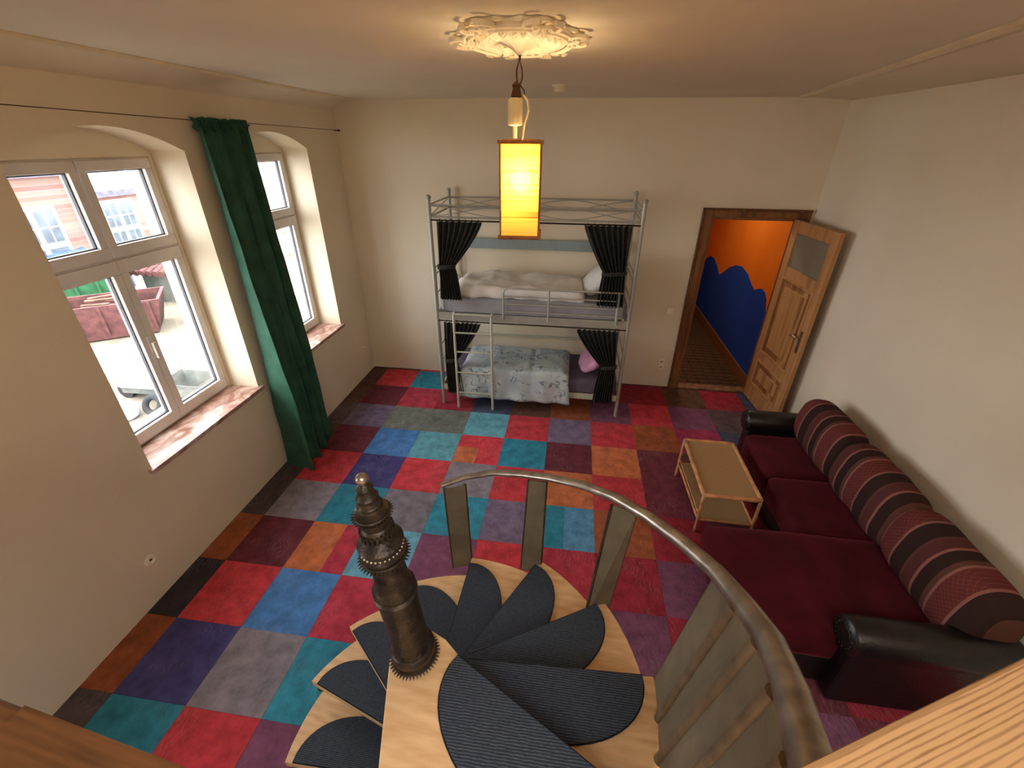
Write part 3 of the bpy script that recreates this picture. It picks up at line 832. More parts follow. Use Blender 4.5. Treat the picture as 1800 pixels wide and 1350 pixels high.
# ------------------------------------------------------------------ bunk bed
bed = thing('bunk_bed', 'silver metal double bunk bed with top canopy frame against the back wall', 'bunk bed', (2.25, 3.75, 0))
BX0, BX1, BY0, BY1 = 1.235, 3.265, 3.37, 4.12
for (x, y, lab) in ((BX0, BY0, 0), (BX1, BY0, 0), (BX0, BY1, 1), (BX1, BY1, 1)):
    b = bm_new(); tube(b, [(x, y, 0), (x, y, 2.29)], .019, 14)
    p = part('post', b, M_metalbed, bed, smooth='auto')
    b = bm_new(); sphere(b, (x, y, 2.305), .027, sz=.8, seg=14); obj('post_cap', shift(b, bed.location), M_metalbed, p, smooth=True)
def bar(name, a, b_, r=.008, mat=None, **k):
    return part(name, tube(bm_new(), [a, b_], r, 10), mat or M_metalbed, bed, smooth='auto')
# canopy frame: two rails all round with shallow crossing braces between
for y in (BY0, BY1):
    bar('canopy_rail', (BX0, y, 2.235), (BX1, y, 2.235)); bar('canopy_rail', (BX0, y, 2.125), (BX1, y, 2.125), .010)
    n = 3; w = (BX1 - BX0) / n
    for i in range(n):
        xa, xb = BX0 + w * i, BX0 + w * (i + 1)
        for s in (1, -1):
            pts = [(xa + (xb - xa) * t / 8, y, 2.18 + s * .045 * math.cos(math.pi * t / 8)) for t in range(9)]
            part('canopy_brace', tube(bm_new(), pts, .005, 6), M_metalbed, bed, smooth='auto')
for x in (BX0, BX1):
    bar('canopy_rail', (x, BY0, 2.235), (x, BY1, 2.235)); bar('canopy_rail', (x, BY0, 2.125), (x, BY1, 2.125), .010)
    for s in (1, -1):
        bar('canopy_brace', (x, BY0, 2.18 + s * .05), (x, BY1, 2.18 - s * .05), .005)
# black curtain rods
for z in (2.098, 1.062):
    part('curtain_rod', tube(bm_new(), [(BX0 + .015, BY0 - .012, z), (BX1 - .015, BY0 - .012, z)], .007, 8), M_blackmetal, bed, smooth='auto')
# bed decks: side rails, end rails and slatted base
def deck(z0, z1, mat):
    for y in (BY0, BY1):
        b = bm_new(); box(b, BX0 + .015, y - .012, z0, BX1 - .015, y + .012, z1); part('side_rail', b, mat, bed, bevel=.004)
    for x in (BX0, BX1):
        b = bm_new(); box(b, x - .012, BY0 + .015, z0, x + .012, BY1 - .015, z1); part('end_rail', b, mat, bed, bevel=.004)
    for i in range(12):
        x = BX0 + .09 + i * (BX1 - BX0 - .18) / 11
        b = bm_new(); box(b, x - .03, BY0 + .012, z1 - .03, x + .03, BY1 - .012, z1 - .015); part('bed_slat', b, M_bedpale, bed)
deck(1.075, 1.155, M_metalbed)
deck(.20, .27, M_bedpale)
# end ladders of tube at both short sides
for x in (BX0, BX1):
    for z in (.55, 1.35, 1.55, .75):
        bar('end_bar', (x, BY0, z), (x, BY1, z), .008)
    for yy in (BY0 + .06, BY1 - .06):
        pts = [(x, yy, .27), (x, yy, 1.07)]
        bar('end_bar', pts[0], pts[1], .007)
        bar('end_bar', (x, yy, 1.155), (x, yy, 1.60), .007)
    bar('end_bar', (x, BY0, 1.62), (x, BY1, 1.62), .009)
b = bm_new(); box(b, BX0, BY1 - .005, 1.685, BX1, BY1 + .015, 1.80); part('rear_panel', b, M_bluepanel, bed, bevel=.004)['label'] = 'blue-grey board across the back of the upper bunk'
bar('rear_rail', (BX0, BY1, .62), (BX1, BY1, .62), .012, M_bedpale)
bar('rear_rail', (BX0, BY1, 1.36), (BX1, BY1, 1.36), .010, M_bedpale)
# safety rail of the upper bunk
gy = BY0 - .034
pts = [(1.965, gy, 1.12), (1.965, gy, 1.40)] + [(1.965 + .06 * (1 - math.cos(a)), gy, 1.40 + .06 * math.sin(a)) for a in [math.pi / 2 * i / 6 for i in range(1, 7)]] + [(3.17, gy, 1.46)]
part('guard_rail', tube(bm_new(), pts, .010, 10), M_metalbed, bed, smooth='auto')
bar('guard_rail', (2.437, gy, 1.12), (2.437, gy, 1.46), .010)
bar('guard_rail', (3.135, gy, 1.12), (3.135, gy, 1.46), .016)
for z in (1.375, 1.292, 1.210): bar('guard_rail', (1.965, gy, z), (3.135, gy, z), .007)
# ladder
b = bm_new(); ly = 3.30
lad = []
for x in (1.432, 1.840):
    pts = [(x, ly, 0.0), (x, ly, 1.12), (x, ly + .012, 1.15), (x, BY0 - .02, 1.163)]
    part('ladder_rail', tube(bm_new(), pts, .014, 12), M_bedpale, bed, smooth='auto')
for z in (1.163, .952, .724, .468, .206):
    part('ladder_rung', tube(bm_new(), [(1.432, ly, z), (1.840, ly, z)], .010, 10), M_bedpale, bed, smooth='auto')

def softbox(x0, y0, z0, x1, y1, z1, e=4.0, n=10, amp=.0, sc=3.0, seed=0, puff=0):
    """rounded soft box by warping a cube grid; amp = wrinkle height"""
    b = bm_new()
    bmesh.ops.create_cube(b, size=2)
    bmesh.ops.subdivide_edges(b, edges=b.edges, cuts=n, use_grid_fill=True)
    c = Vector(((x0 + x1) / 2, (y0 + y1) / 2, (z0 + z1) / 2)); h = Vector(((x1 - x0) / 2, (y1 - y0) / 2, (z1 - z0) / 2))
    for v in b.verts:
        p = v.co.copy()
        if isinstance(e, tuple):       # round in x-z, squarer along y
            e1, e2 = e; k = (abs(p.x) ** e1 + abs(p.z) ** e1) ** (1 / e1); m = (k ** e2 + abs(p.y) ** e2) ** (1 / e2)
        else: m = (abs(p.x) ** e + abs(p.y) ** e + abs(p.z) ** e) ** (1 / e)
        q = p / m
        if puff:
            f = 1 - puff * (abs(q.x) ** 4 * .5 + abs(q.y) ** 4 * .5); q.z *= f
        w = Vector((q.x * h.x, q.y * h.y, q.z * h.z)) + c
        if amp:
            d = noise.fractal(w * sc + Vector((seed, seed, seed)), 1, 2, 3) * amp
            w += Vector((q.x, q.y, q.z)).normalized() * d
        v.co = w
    return b
# mattresses
b = softbox(BX0 + .02, BY0 + .005, 1.145, BX1 - .02, BY1 - .02, 1.325, 14, 8)
tag(obj('mattress', b, M_matress, smooth='auto', loc=(2.25, 3.75, 1.145)), 'grey mattress on the upper bunk under the white duvet', 'mattress')
b = softbox(BX0 + .02, BY0 + .005, .26, BX1 - .02, BY1 - .02, .43, 12, 8)
tag(obj('mattress', b, M_matress2, smooth='auto', loc=(2.25, 3.75, .26)), 'dark mauve mattress on the lower bunk', 'mattress')

def duvet(name, x0, x1, y0, y1, z, th, drop, mat, label, seed, fold=None, flare=0, bulge=.03):
    """thick quilt lying over the mattress top at z, with its front edge hanging drop metres"""
    b = bm_new(); nx, ny = 46, 34
    L = (y1 - y0) + drop + th
    def surf(u, v):
        x = x0 + (x1 - x0) * u
        s = v * L                      # arc length from the back edge
        flat = y1 - y0
        wr = noise.fractal(Vector((x * 3.0, s * 3.0, seed)), 1, 2, 4)
        wr2 = noise.noise(Vector((x * 9, s * 7, seed + 5)))
        e = min(u, 1 - u) / .06; e = min(1, e) ** .5
        eb = min(1, v / .06) ** .5
        hgt = th * (.35 + .65 * e * eb) + bulge * wr + .007 * wr2
        if fold is not None:
            dd = abs(x - fold); hgt -= .022 * math.exp(-(dd / .018) ** 2)
        if s < flat:
            return Vector((x, y1 - s, z + hgt))
        a = s - flat; rr = .05
        if a < rr * math.pi / 2:
            t = a / rr
            return Vector((x, y0 - rr * math.sin(t) * .8 - .0 * hgt - .005, z + hgt - rr * (1 - math.cos(t))))
        dn = a - rr * math.pi / 2
        xo = x + (flare * dn * (u - .5) * 2)
        zz = z + hgt * max(0, 1 - dn / .15) - rr - dn
        return Vector((xo, y0 - rr * .8 - .012 - .018 * wr - .012 * math.sin(x * 24) * dn / max(.05, drop), zz))
    grid = [[b.verts.new(surf(i / nx, j / ny)) for j in range(ny + 1)] for i in range(nx + 1)]
    for i in range(nx):
        for j in range(ny): b.faces.new((grid[i][j], grid[i + 1][j], grid[i + 1][j + 1], grid[i][j + 1]))
    o = obj(name, b, mat, smooth=True, loc=((x0 + x1) / 2, (y0 + y1) / 2, z))
    m = o.modifiers.new('thick', 'SOLIDIFY'); m.thickness = .012; m.offset = -1
    return tag(o, label, 'duvet')
duvet('duvet', 1.40, 2.80, BY0 + .085, BY1 - .06, 1.337, .110, .012, M_white, 'plain white duvet spread on the upper bunk', 3, bulge=.035)
duvet('duvet', 1.46, 2.70, BY0 - .0, BY1 - .09, .448, .075, .265, M_pattern, 'pale blue patterned duvet hanging over the lower bunk edge', 11, fold=2.28, flare=.12, bulge=.015)
def pillow(cx, cy, cz, sx, sy, sz, rot, mat, label, seed):
    b = softbox(-sx, -sy, -sz, sx, sy, sz, 2.6, 10, .018, 5, seed, .45)
    o = obj('pillow', b, mat, smooth=True); o.location = (cx, cy, cz); o.rotation_euler = rot
    return tag(o, label, 'pillow')
pillow(2.95, 3.80, 1.475, .22, .28, .09, (0, rad(-40), rad(4)), M_white, 'white pillow propped at the right end of the upper bunk', 2)
pillow(2.97, 3.72, .575, .20, .27, .085, (0, rad(-42), 0), M_pink, 'pink pillow at the right end of the lower bunk', 4)

# bunk curtains, gathered by a tie
def bunk_curtain(zt, zb, ztie, top, tie, bot, label, seed):
    root = thing('bunk_curtain', label, 'curtain', ((top[0] + top[1]) / 2, BY0 - .03, zb))
    b = bm_new(); nu, nv = 72, 30; y0 = BY0 - .030
    def ext(v):
        z = zt + (zb - zt) * v; vt = (zt - ztie) / (zt - zb)
        if v < vt:
            t = v / vt; t = t ** 1.25
            return z, top[0] + (tie[0] - top[0]) * t, top[1] + (tie[1] - top[1]) * t
        t = (v - vt) / (1 - vt); t = t ** .6
        return z, tie[0] + (bot[0] - tie[0]) * t, tie[1] + (bot[1] - tie[1]) * t
    rows = []
    for j in range(nv + 1):
        v = j / nv; z, xa, xb = ext(v); w = xb - xa
        amp = min(.026, .0055 / max(w, .05) * .9 + .010)
        row = []
        for i in range(nu + 1):
            u = i / nu
            ph = u * 2 * math.pi * 8 + .7 * math.sin(seed + 3 * v) + .5 * math.sin(5 * u + seed)
            row.append(b.verts.new((xa + w * u + .004 * math.sin(ph * 2), y0 + amp * math.sin(ph) - .004, z + .004 * math.sin(ph + 1) * (1 if j == nv else 0))))
        rows.append(row)
    for j in range(nv):
        for i in range(nu): b.faces.new((rows[j][i], rows[j][i + 1], rows[j + 1][i + 1], rows[j + 1][i]))
    c = part('cloth', b, M_black, root, smooth=True)
    m = c.modifiers.new('thick', 'SOLIDIFY'); m.thickness = .003
    b = bm_new(); n = 28; cx = (tie[0] + tie[1]) / 2; hw = (tie[1] - tie[0]) / 2 + .008
    lp = [(cx + hw * math.cos(a), y0 - .004 + .034 * math.sin(a), ztie + .010 * math.cos(a)) for a in [2 * math.pi * i / n for i in range(n)]]
    for dz in (-.012, .0, .012): tube(b, [(p[0], p[1], p[2] + dz) for p in lp], .0085, 6, closed=True)
    part('tie_band', b, M_black, root, smooth=True)
    b = bm_new()
    n = 7
    for i in range(n):
        x = top[0] + (top[1] - top[0]) * (i + .5) / n
        tube(b, [(x + .0, BY0 - .012 + .013 * math.cos(a), zt + .008 + .013 * math.sin(a)) for a in [2 * math.pi * q / 10 for q in range(10)]], .0022, 5, closed=True)
    part('curtain_rings', b, M_blackmetal, root)
bunk_curtain(2.092, 1.310, 1.655, (1.30, 1.755), (1.30, 1.462), (1.295, 1.53), 'black curtain tied back at the left end of the upper bunk', 1)
bunk_curtain(2.092, 1.320, 1.652, (2.735, 3.175), (2.955, 3.165), (2.925, 3.185), 'black curtain tied back at the right end of the upper bunk', 2)
bunk_curtain(1.052, .175, .60, (1.31, 1.71), (1.31, 1.43), (1.305, 1.50), 'black curtain behind the ladder at the left end of the lower bunk', 3)
bunk_curtain(1.052, .185, .64, (2.75, 3.175), (3.04, 3.19), (2.985, 3.20), 'black curtain tied back at the right end of the lower bunk', 4)

# ------------------------------------------------------------------ green window curtain on its wire
gc = thing('window_curtain', 'long dark green curtain hanging between the two windows to the floor', 'curtain', (.12, 2.3, 0))
b = bm_new(); nu, nv = 150, 44
rows = []
def lerp(a, b_, t): return a + (b_ - a) * t
ZTOP = 2.865
for j in range(nv + 1):
    v = j / nv; z = ZTOP * (1 - v) + .006
    ya = lerp(2.090, 1.985, v); yb = lerp(2.600, 2.47, v ** .9)
    if v > .9: ya -= (v - .9) * .25; yb += (v - .9) * .5
    xm = lerp(.070, .175, v ** .8); am = lerp(.050, .150, min(1, v * 1.3)); 
    row = []
    for i in range(nu + 1):
        u = i / nu
        nf = 6
        ph = 2 * math.pi * nf * (u + .020 * math.sin(3 * v + u * 7)) + .8 * math.sin(u * 11 + 2)
        big = math.sin(2 * math.pi * 3.1 * u + .6 + .5 * v)
        x = xm + am * (.62 * math.sin(ph) * (.6 + .4 * math.sin(u * 17)) + .55 * big * min(1, v * 1.6))
        x += .012 * noise.noise(Vector((u * 8, v * 9, 1)))
        if v > .95: x += .03 * (v - .95) / .05 * math.sin(u * 23)
        y = lerp(ya, yb, u) + .010 * math.cos(ph)
        row.append(b.verts.new((max(.014, x), y, z + (0 if j < nv else 0))))
    rows.append(row)
for j in range(nv):
    for i in range(nu): b.faces.new((rows[j][i], rows[j][i + 1], rows[j + 1][i + 1], rows[j + 1][i]))
c = part('cloth', b, M_green, gc, smooth=True)
m = c.modifiers.new('thick', 'SOLIDIFY'); m.thickness = .003
b = bm_new()          # crumpled heading gathered on the wire
rows = []
for j in range(7):
    row = []
    for i in range(121):
        u = i / 120; ph = 2 * math.pi * 17 * u
        z = ZTOP - .035 + .060 * j / 6 + .016 * math.sin(ph * .7 + j)
        row.append(b.verts.new((max(.012, .062 + .030 * math.sin(ph + .3 * j) * (1 if j not in (4,) else .4) + .014 * noise.noise(Vector((u * 20, j, 0)))), lerp(2.085, 2.612, u) + .006 * math.cos(ph), z)))
    rows.append(row)
for j in range(6):
    for i in range(120): b.faces.new((rows[j][i], rows[j][i + 1], rows[j + 1][i + 1], rows[j + 1][i]))
hd = part('gathered_heading', b, M_green, gc, smooth=True); m = hd.modifiers.new('thick', 'SOLIDIFY'); m.thickness = .003
b = bm_new()
for i in range(12):
    y = 2.11 + i * .044
    tube(b, [(.045 + .012 * math.cos(a), y, ZTOP + .02 + .012 * math.sin(a)) for a in [2 * math.pi * q / 8 for q in range(8)]], .002, 5, closed=True)
part('curtain_rings', b, M_blackmetal, gc)
cw = thing('curtain_wire', 'thin dark curtain wire stretched along the window wall above both windows', 'wire', (.04, 2.5, 2.885))
part('wire', tube(bm_new(), [(.045, YN + .02, 2.93), (.045, .9, 2.905), (.045, 2.1, 2.885), (.045, 2.7, 2.885), (.045, 4.13, 2.868)], .0026, 6), M_rope, cw)
b = bm_new(); tube(b, [(.0, 4.135, 2.868), (.05, 4.135, 2.868)], .005, 8); sphere(b, (.052, 4.135, 2.868), .011, seg=10)
part('wall_hook', b, M_blackmetal, cw)

# ------------------------------------------------------------------ ceiling rosette and lantern
RX, RY = 2.362, 1.25
ros = thing('ceiling_rosette', 'ornate white plaster rosette on the ceiling above the lantern', 'rosette', (RX, RY, H))
ros.scale = (.82, 1.12, 1)
def rose_r(a): return .285 + .030 * abs(math.cos(3 * a)) + .008 * math.cos(18 * a)
b = bm_new(); n = 120
pts = [(RX + rose_r(2 * math.pi * i / n) * math.cos(2 * math.pi * i / n), RY + rose_r(2 * math.pi * i / n) * math.sin(2 * math.pi * i / n)) for i in range(n)]
prism(b, pts, H - .014, H); part('backing', b, M_rosette, ros, bevel=.004)
def arc3(cx, cy, r, a0, a1, z, n=16): return [(cx + r * math.cos(a0 + (a1 - a0) * i / n), cy + r * math.sin(a0 + (a1 - a0) * i / n), z) for i in range(n + 1)]
for k in range(6):
    a = k * math.pi / 3 + .52
    for rr, zz, th in ((.275, -.022, .011), (.252, -.030, .008), (.235, -.022, .006)):
        part('arc_moulding', tube(bm_new(), arc3(RX, RY, rr, a - .40, a + .40, H + zz), th, 8), M_rosette, ros, smooth='auto')
    # scroll pair at each joint between the arcs
    a2 = a + math.pi / 6
    b = bm_new()
    for s in (1, -1):
        pts = []
        for i in range(26):
            t = i / 25; rr = .050 * (1 - t) + .008; th = t * 3.6 * math.pi / 1.6
            lx = .285 + rr * math.cos(th * 1.1); ly = s * (.038 + rr * math.sin(th * 1.1))
            pts.append((RX + lx * math.cos(a2) - ly * math.sin(a2), RY + lx * math.sin(a2) + ly * math.cos(a2), H - .022 - .006 * t))
        tube(b, pts, [.011 * (1 - .5 * i / 25) for i in range(26)], 7)
    part('scroll', b, M_rosette, ros, smooth='auto')
    # acanthus leaf pointing outward on the field
    for (aa, r0, r1, wd) in ((a2, .09, .27, .034), (a, .10, .225, .026), (a + .26, .14, .22, .02), (a - .26, .14, .22, .02)):
        b = bm_new(); m_ = 12; L_, R_, Cn = [], [], []
        for i in range(m_ + 1):
            t = i / m_; rr = lerp(r0, r1, t); w = wd * math.sin(math.pi * (t * .9 + .08)) * (1 + .35 * math.sin(t * 22))
            z = H - .018 - .020 * math.sin(math.pi * t)
            ca, sa = math.cos(aa), math.sin(aa)
            Cn.append(b.verts.new((RX + rr * ca, RY + rr * sa, z - .006)))
            L_.append(b.verts.new((RX + rr * ca - w * sa, RY + rr * sa + w * ca, z + .010))); R_.append(b.verts.new((RX + rr * ca + w * sa, RY + rr * sa - w * ca, z + .010)))
        for i in range(m_):
            b.faces.new((L_[i], L_[i + 1], Cn[i + 1], Cn[i])); b.faces.new((Cn[i], Cn[i + 1], R_[i + 1], R_[i]))
        o = part('acanthus_leaf', b, M_rosette, ros); mm = o.modifiers.new('t', 'SOLIDIFY'); mm.thickness = .006
b = bm_new(); seg = 48
prof = [(.115, -.012), (.105, -.022), (.085, -.028), (.055, -.036), (.030, -.050), (.014, -.062), (.006, -.066)]
rings = []
for r, h in prof:
    rings.append([b.verts.new((RX + r * (1 + .10 * math.cos(12 * 2 * math.pi * k / seg)) * math.cos(2 * math.pi * k / seg), RY + r * (1 + .10 * math.cos(12 * 2 * math.pi * k / seg)) * math.sin(2 * math.pi * k / seg), H + h)) for k in range(seg)])
for p, q in zip(rings, rings[1:]):
    for k in range(seg): b.faces.new((p[k], p[(k + 1) % seg], q[(k + 1) % seg], q[k]))
b.faces.new(rings[-1])
part('centre_boss', b, M_rosette, ros, smooth=True)

LX, LY = 2.378, 1.25
CX = 2.364
lan = thing('hanging_lantern', 'glowing square bamboo lantern hanging on a cord from the ceiling rosette', 'lamp', (LX, LY, 2.34))
HWX = .088; z0, z1 = 2.370, 2.765
rotL = Matrix.Translation((LX, LY, 0)) @ Matrix.Rotation(rad(4), 4, 'Z') @ Matrix.Translation((-LX, -LY, 0))
def lpart(name, b, mat, **k):
    for v in b.verts: v.co = rotL @ v.co
    return part(name, b, mat, lan, **k)
for (ax_, s) in (('y', -1), ('y', 1), ('x', -1), ('x', 1)):
    b = bm_new(); t = .002
    if ax_ == 'y': box(b, LX - HWX, LY + s * HWX - t, z0, LX + HWX, LY + s * HWX + t, z1)
    else: box(b, LX + s * HWX - t, LY - HWX + t, z0, LX + s * HWX + t, LY + HWX - t, z1)
    lpart('shade_panel', b, M_shade)
for sx in (-1, 1):
    for sy in (-1, 1):
        lpart('corner_stick', tube(bm_new(), [(LX + sx * (HWX + .003), LY + sy * (HWX + .003), z0 - .004), (LX + sx * (HWX + .003), LY + sy * (HWX + .003), z1 + .004)], .004, 8), M_bamboo)
for z, r in ((z0 - .004, .009), (z1 + .004, .008)):
    for s in (-1, 1):
        lpart('rim_rod', tube(bm_new(), [(LX - HWX - .014, LY + s * (HWX + .006), z), (LX + HWX + .014, LY + s * (HWX + .006), z)], r, 10), M_bamboo, smooth='auto')
        lpart('rim_rod', tube(bm_new(), [(LX + s * (HWX + .006), LY - HWX - .014, z), (LX + s * (HWX + .006), LY + HWX + .014, z)], r, 10), M_bamboo, smooth='auto')
b = bm_new(); sphere(b, (LX, LY, 2.61), .046, sz=1.15, seg=20)
bulb = part('bulb', b, M_bulb, lan, smooth=True)
part('bulb_holder', lathe(bm_new(), [(.018, 0), (.020, .01), (.020, .05), (.010, .06)], 20, LX, LY, 2.645), M_cream, lan, smooth='auto')
part('flex', tube(bm_new(), [(LX, LY, 2.70), (LX + .004, LY, 2.78), (LX + .012, LY, 2.84), (LX + .030, LY, 2.89), (LX + .024, LY, 2.93), (LX + .006, LY, 2.95)], .0045, 8), M_cream, lan, smooth='auto')
b = bm_new(); tube(b, [(LX - HWX, LY, z1 + .012), (LX + HWX, LY, z1 + .012)], .004, 8); tube(b, [(LX, LY - HWX, z1 + .012), (LX, LY + HWX, z1 + .012)], .004, 8); lpart('cross_bar', b, M_bamboo)
# candle-like terminal block hanging beside the flex
part('terminal_tube', lathe(bm_new(), [(.010, 0), (.031, .003), (.033, .012), (.033, .095), (.028, .105), (.014, .108)], 24, CX - .016, LY, 2.832), M_cream, lan, smooth='auto')
part('terminal_neck', tube(bm_new(), [(CX - .016, LY, 2.785), (CX - .016, LY, 2.835)], .010, 10), M_cream, lan)
part('knot', lathe(bm_new(), [(.010, 0), (.024, .006), (.020, .022), (.016, .038), (.020, .048), (.006, .062)], 14, CX - .012, LY, 2.937), M_rope, lan)
b = bm_new()
tube(b, [(CX - .004, LY, 2.985), (CX - .012, LY + .004, 3.01), (CX - .012, LY + .004, 3.04), (CX, LY, 3.075), (CX + .012, LY - .004, 3.04), (CX + .014, LY - .004, 3.01), (CX + .004, LY, 2.985)], .0035, 8)
tube(b, [(CX, LY, 2.99), (CX + .022, LY, 2.965), (CX + .026, LY, 2.945)], .003, 6)
part('hook_loop', b, M_rope, lan, smooth=True)
part('cord', tube(bm_new(), [(CX, LY, 3.07), (CX + .002, LY, 3.078), (CX, LY, H - .06)], .005, 8), M_rope, lan)
l = bpy.data.lights.new('lantern_bulb_light', 'POINT'); l.energy = 8; l.color = (1, .73, .40); l.shadow_soft_size = .05
lo = bpy.data.objects.new('lantern_bulb_light', l); COL.objects.link(lo); lo.location = (LX, LY, 2.66)

# smoke alarm
sa = thing('smoke_alarm', 'small round white smoke alarm on the ceiling behind the lantern', 'smoke alarm', (2.458, 3.05, H))
part('base', lathe(bm_new(), [(.058, -.010), (.062, -.006), (.062, 0)], 28, 2.458, 3.05, H), M_cap, sa, smooth='auto')
part('cap', lathe(bm_new(), [(.020, -.046), (.036, -.044), (.044, -.034), (.046, -.012), (.046, -.010)], 28, 2.458, 3.05, H), M_cap, sa, smooth='auto')
b = bm_new()
for i in range(14):
    a = 2 * math.pi * i / 14; box(b, .044, -.004, -.032, .050, .004, -.014, Matrix.Translation((2.458, 3.05, H)) @ Matrix.Rotation(a, 4, 'Z'))
part('vent_ribs', b, M_cap, sa)

# sockets and switch
def socket(name, loc, normal, label, cat, round_=True, n=1):
    r = thing(name, label, cat, loc)
    ry = rad(90) if normal == 'x' else 0
    Mx = Matrix.Rotation(rad(90), 4, 'Y') if normal == 'x' else Matrix.Rotation(rad(90), 4, 'X')
    for i in range(n):
        dz = (i - (n - 1) / 2) * .075
        b = bm_new()
        if round_: lathe(b, [(.040, 0), (.040, .006), (.034, .010), (.026, .010), (.022, .003), (.020, .003)], 28)
        else: box(b, -.038, -.038, 0, .038, .038, .010)
        for v in b.verts: v.co = Mx @ v.co + Vector((0, 0, dz))
        p = obj('cover_plate', b, M_plate, r, smooth='auto' if round_ else False, bevel=0 if round_ else .004)
        b = bm_new()
        if round_:
            lathe(b, [(.009, .0031), (.009, .0045)], 24)
        else: box(b, -.022, -.026, .010, .022, .026, .014)
        for v in b.verts: v.co = Mx @ v.co + Vector((0, 0, dz))
        obj('socket_well' if round_ else 'rocker', b, M_hole if round_ else M_plate, p)
socket('wall_socket', (0, .63, .315), 'x', 'round cream socket low on the left wall near the stairs', 'socket')
socket('wall_socket', (0, 3.97, .356), 'x', 'small cream socket low on the left wall by the back corner', 'socket', n=1)
socket('wall_socket', (3.856, YB, .315), 'y', 'double round socket low on the back wall beside the doorway', 'socket', n=2)
socket('light_switch', (3.845, YB, 1.017), 'y', 'square cream light switch left of the doorway', 'switch', round_=False)

# ------------------------------------------------------------------ sofa
sofa = thing('sofa', 'burgundy velvet corner sofa with chaise and black leather rolled arms along the right wall', 'sofa', (4.6, 1.6, 0))
SX1 = 4.97
b = bm_new(); box(b, 4.36, .62, .05, SX1, 2.66, .27); box(b, 3.76, .60, .05, 4.36, 1.30, .27)
part('base', b, M_lead, sofa, bevel=.02)
b = bm_new(); box(b, 4.86, .62, .27, SX1, 2.66, .72)
part('back_frame', b, M_lead, sofa, bevel=.03)
for (x0, x1, y0, y1, zt, sd) in ((4.315, 4.88, 1.965, 2.55, .44, 1), (4.305, 4.88, 1.365, 1.965, .44, 2)):
    part('seat_cushion', softbox(x0, y0, .25, x1, y1, zt + .012, 9, 9, .012, 4, sd), M_velvet, sofa, smooth=True)
part('chaise_cushion', softbox(3.66, .60, .25, 4.88, 1.362, .46, 10, 12, .012, 3, 7), M_velvet, sofa, smooth=True)
def back_cushion(y0, y1, sd, tilt_=0):
    b = softbox(4.70, y0, .43, 4.985, y1, .875, (2.6, 5.5), 14, .010, 4, sd)
    for v in b.verts:      # leans back: wide at the bottom front, rolled over at the top
        t = (v.co.z - .43) / .47
        v.co.x += .02 * (t - .3)
    part('back_cushion', b, M_stripe, sofa, smooth=True)
back_cushion(1.93, 2.60, 3); back_cushion(1.245, 1.965, 5); back_cushion(.575, 1.285, 8)
def arm(y0, y1, x0, x1, zt, side):
    r = (y1 - y0) / 2 ; cy = (y0 + y1) / 2
    b = bm_new(); box(b, x0 + .03, y0 + .03, .04, x1, y1 - .03, zt - r)
    p = part('arm_panel', b, M_lead, sofa, bevel=.02)
    rr = r * 1.02
    n = 14
    b = bm_new(); tube(b, [(x0, cy, zt - rr), (x0 + .02, cy, zt - rr), (x1 - .02, cy, zt - rr), (x1, cy, zt - rr)], [rr * .90, rr, rr, rr * .9], 22)
    obj('arm_roll', shift(b, sofa.location), M_lead, p, smooth=True)
    b = bm_new()     # studded scroll face
    for i in range(16):
        a = 2 * math.pi * i / 16; sphere(b, (x0 - .003, cy + rr * .62 * math.cos(a), zt - rr + rr * .62 * math.sin(a)), .006, seg=6)
    lathe(b, [(rr * .55, 0), (rr * .5, .006)], 18)
    for v in b.verts:
        if abs(v.co.z) < .01 and abs(v.co.x) < .2: v.co = Vector((x0 - .001 - v.co.z, cy + v.co.x, zt - rr + v.co.y))
    obj('scroll_face', shift(b, sofa.location), M_lead, p, smooth='auto')
arm(2.55, 2.74, 4.335, 4.97, .625, 1)
arm(.475, .68, 4.19, 4.975, .635, -1)
for (x, y) in ((3.80, .66), (3.80, 1.24), (4.40, 2.60), (5.0, .66), (5.0, 2.6)):
    b = bm_new(); lathe(b, [(.022, 0), (.03, .05)], 14, x, y, 0); part('foot', b, M_blackmetal, sofa)

# ------------------------------------------------------------------ wicker coffee table
tx0, tx1, ty0, ty1, tz = 3.765, 4.175, 1.665, 2.375, .445
tab = thing('wicker_table', 'small wicker and cane coffee table with lower shelf in front of the sofa', 'table', ((tx0 + tx1) / 2, (ty0 + ty1) / 2, 0))
b = bm_new(); box(b, tx0 + .01, ty0 + .01, tz - .028, tx1 - .01, ty1 - .01, tz - .008); part('table_top', b, M_wicker, tab)
def cane(name, a, b_, r=.014):
    n = 8; a = Vector(a); b_ = Vector(b_)
    pts = [a.lerp(b_, i / n) for i in range(n + 1)]; rs = [r * (1 + (.10 if i % 3 == 1 else 0)) for i in range(n + 1)]
    part(name, tube(bm_new(), pts, rs, 10), M_cane, tab, smooth=True)
for y in (ty0, ty1): cane('edge_pole', (tx0, y, tz - .014), (tx1, y, tz - .014), .017)
for x in (tx0, tx1): cane('edge_pole', (x, ty0, tz - .014), (x, ty1, tz - .014), .017)
fx0, fx1, fy0, fy1 = 3.745, 4.165, 1.690, 2.395
fe = {(0, 0): (3.79, 1.715), (1, 0): (4.20, 1.70), (0, 1): (3.765, 2.39), (1, 1): (4.20, 2.41)}
for (i, j), (ax, ay) in fe.items():
    X = (tx0, tx1)[i]; Y = (ty0, ty1)[j]
    cane('leg', (X, Y, tz - .01), (ax, ay, 0), .013)
def legp(i, j, z):
    X = (tx0, tx1)[i]; Y = (ty0, ty1)[j]; ax, ay = fe[(i, j)]; t = 1 - z / tz
    return Vector((X + (ax - X) * t, Y + (ay - Y) * t, z))
sz = .155
q = [legp(0, 0, sz), legp(1, 0, sz), legp(1, 1, sz), legp(0, 1, sz)]
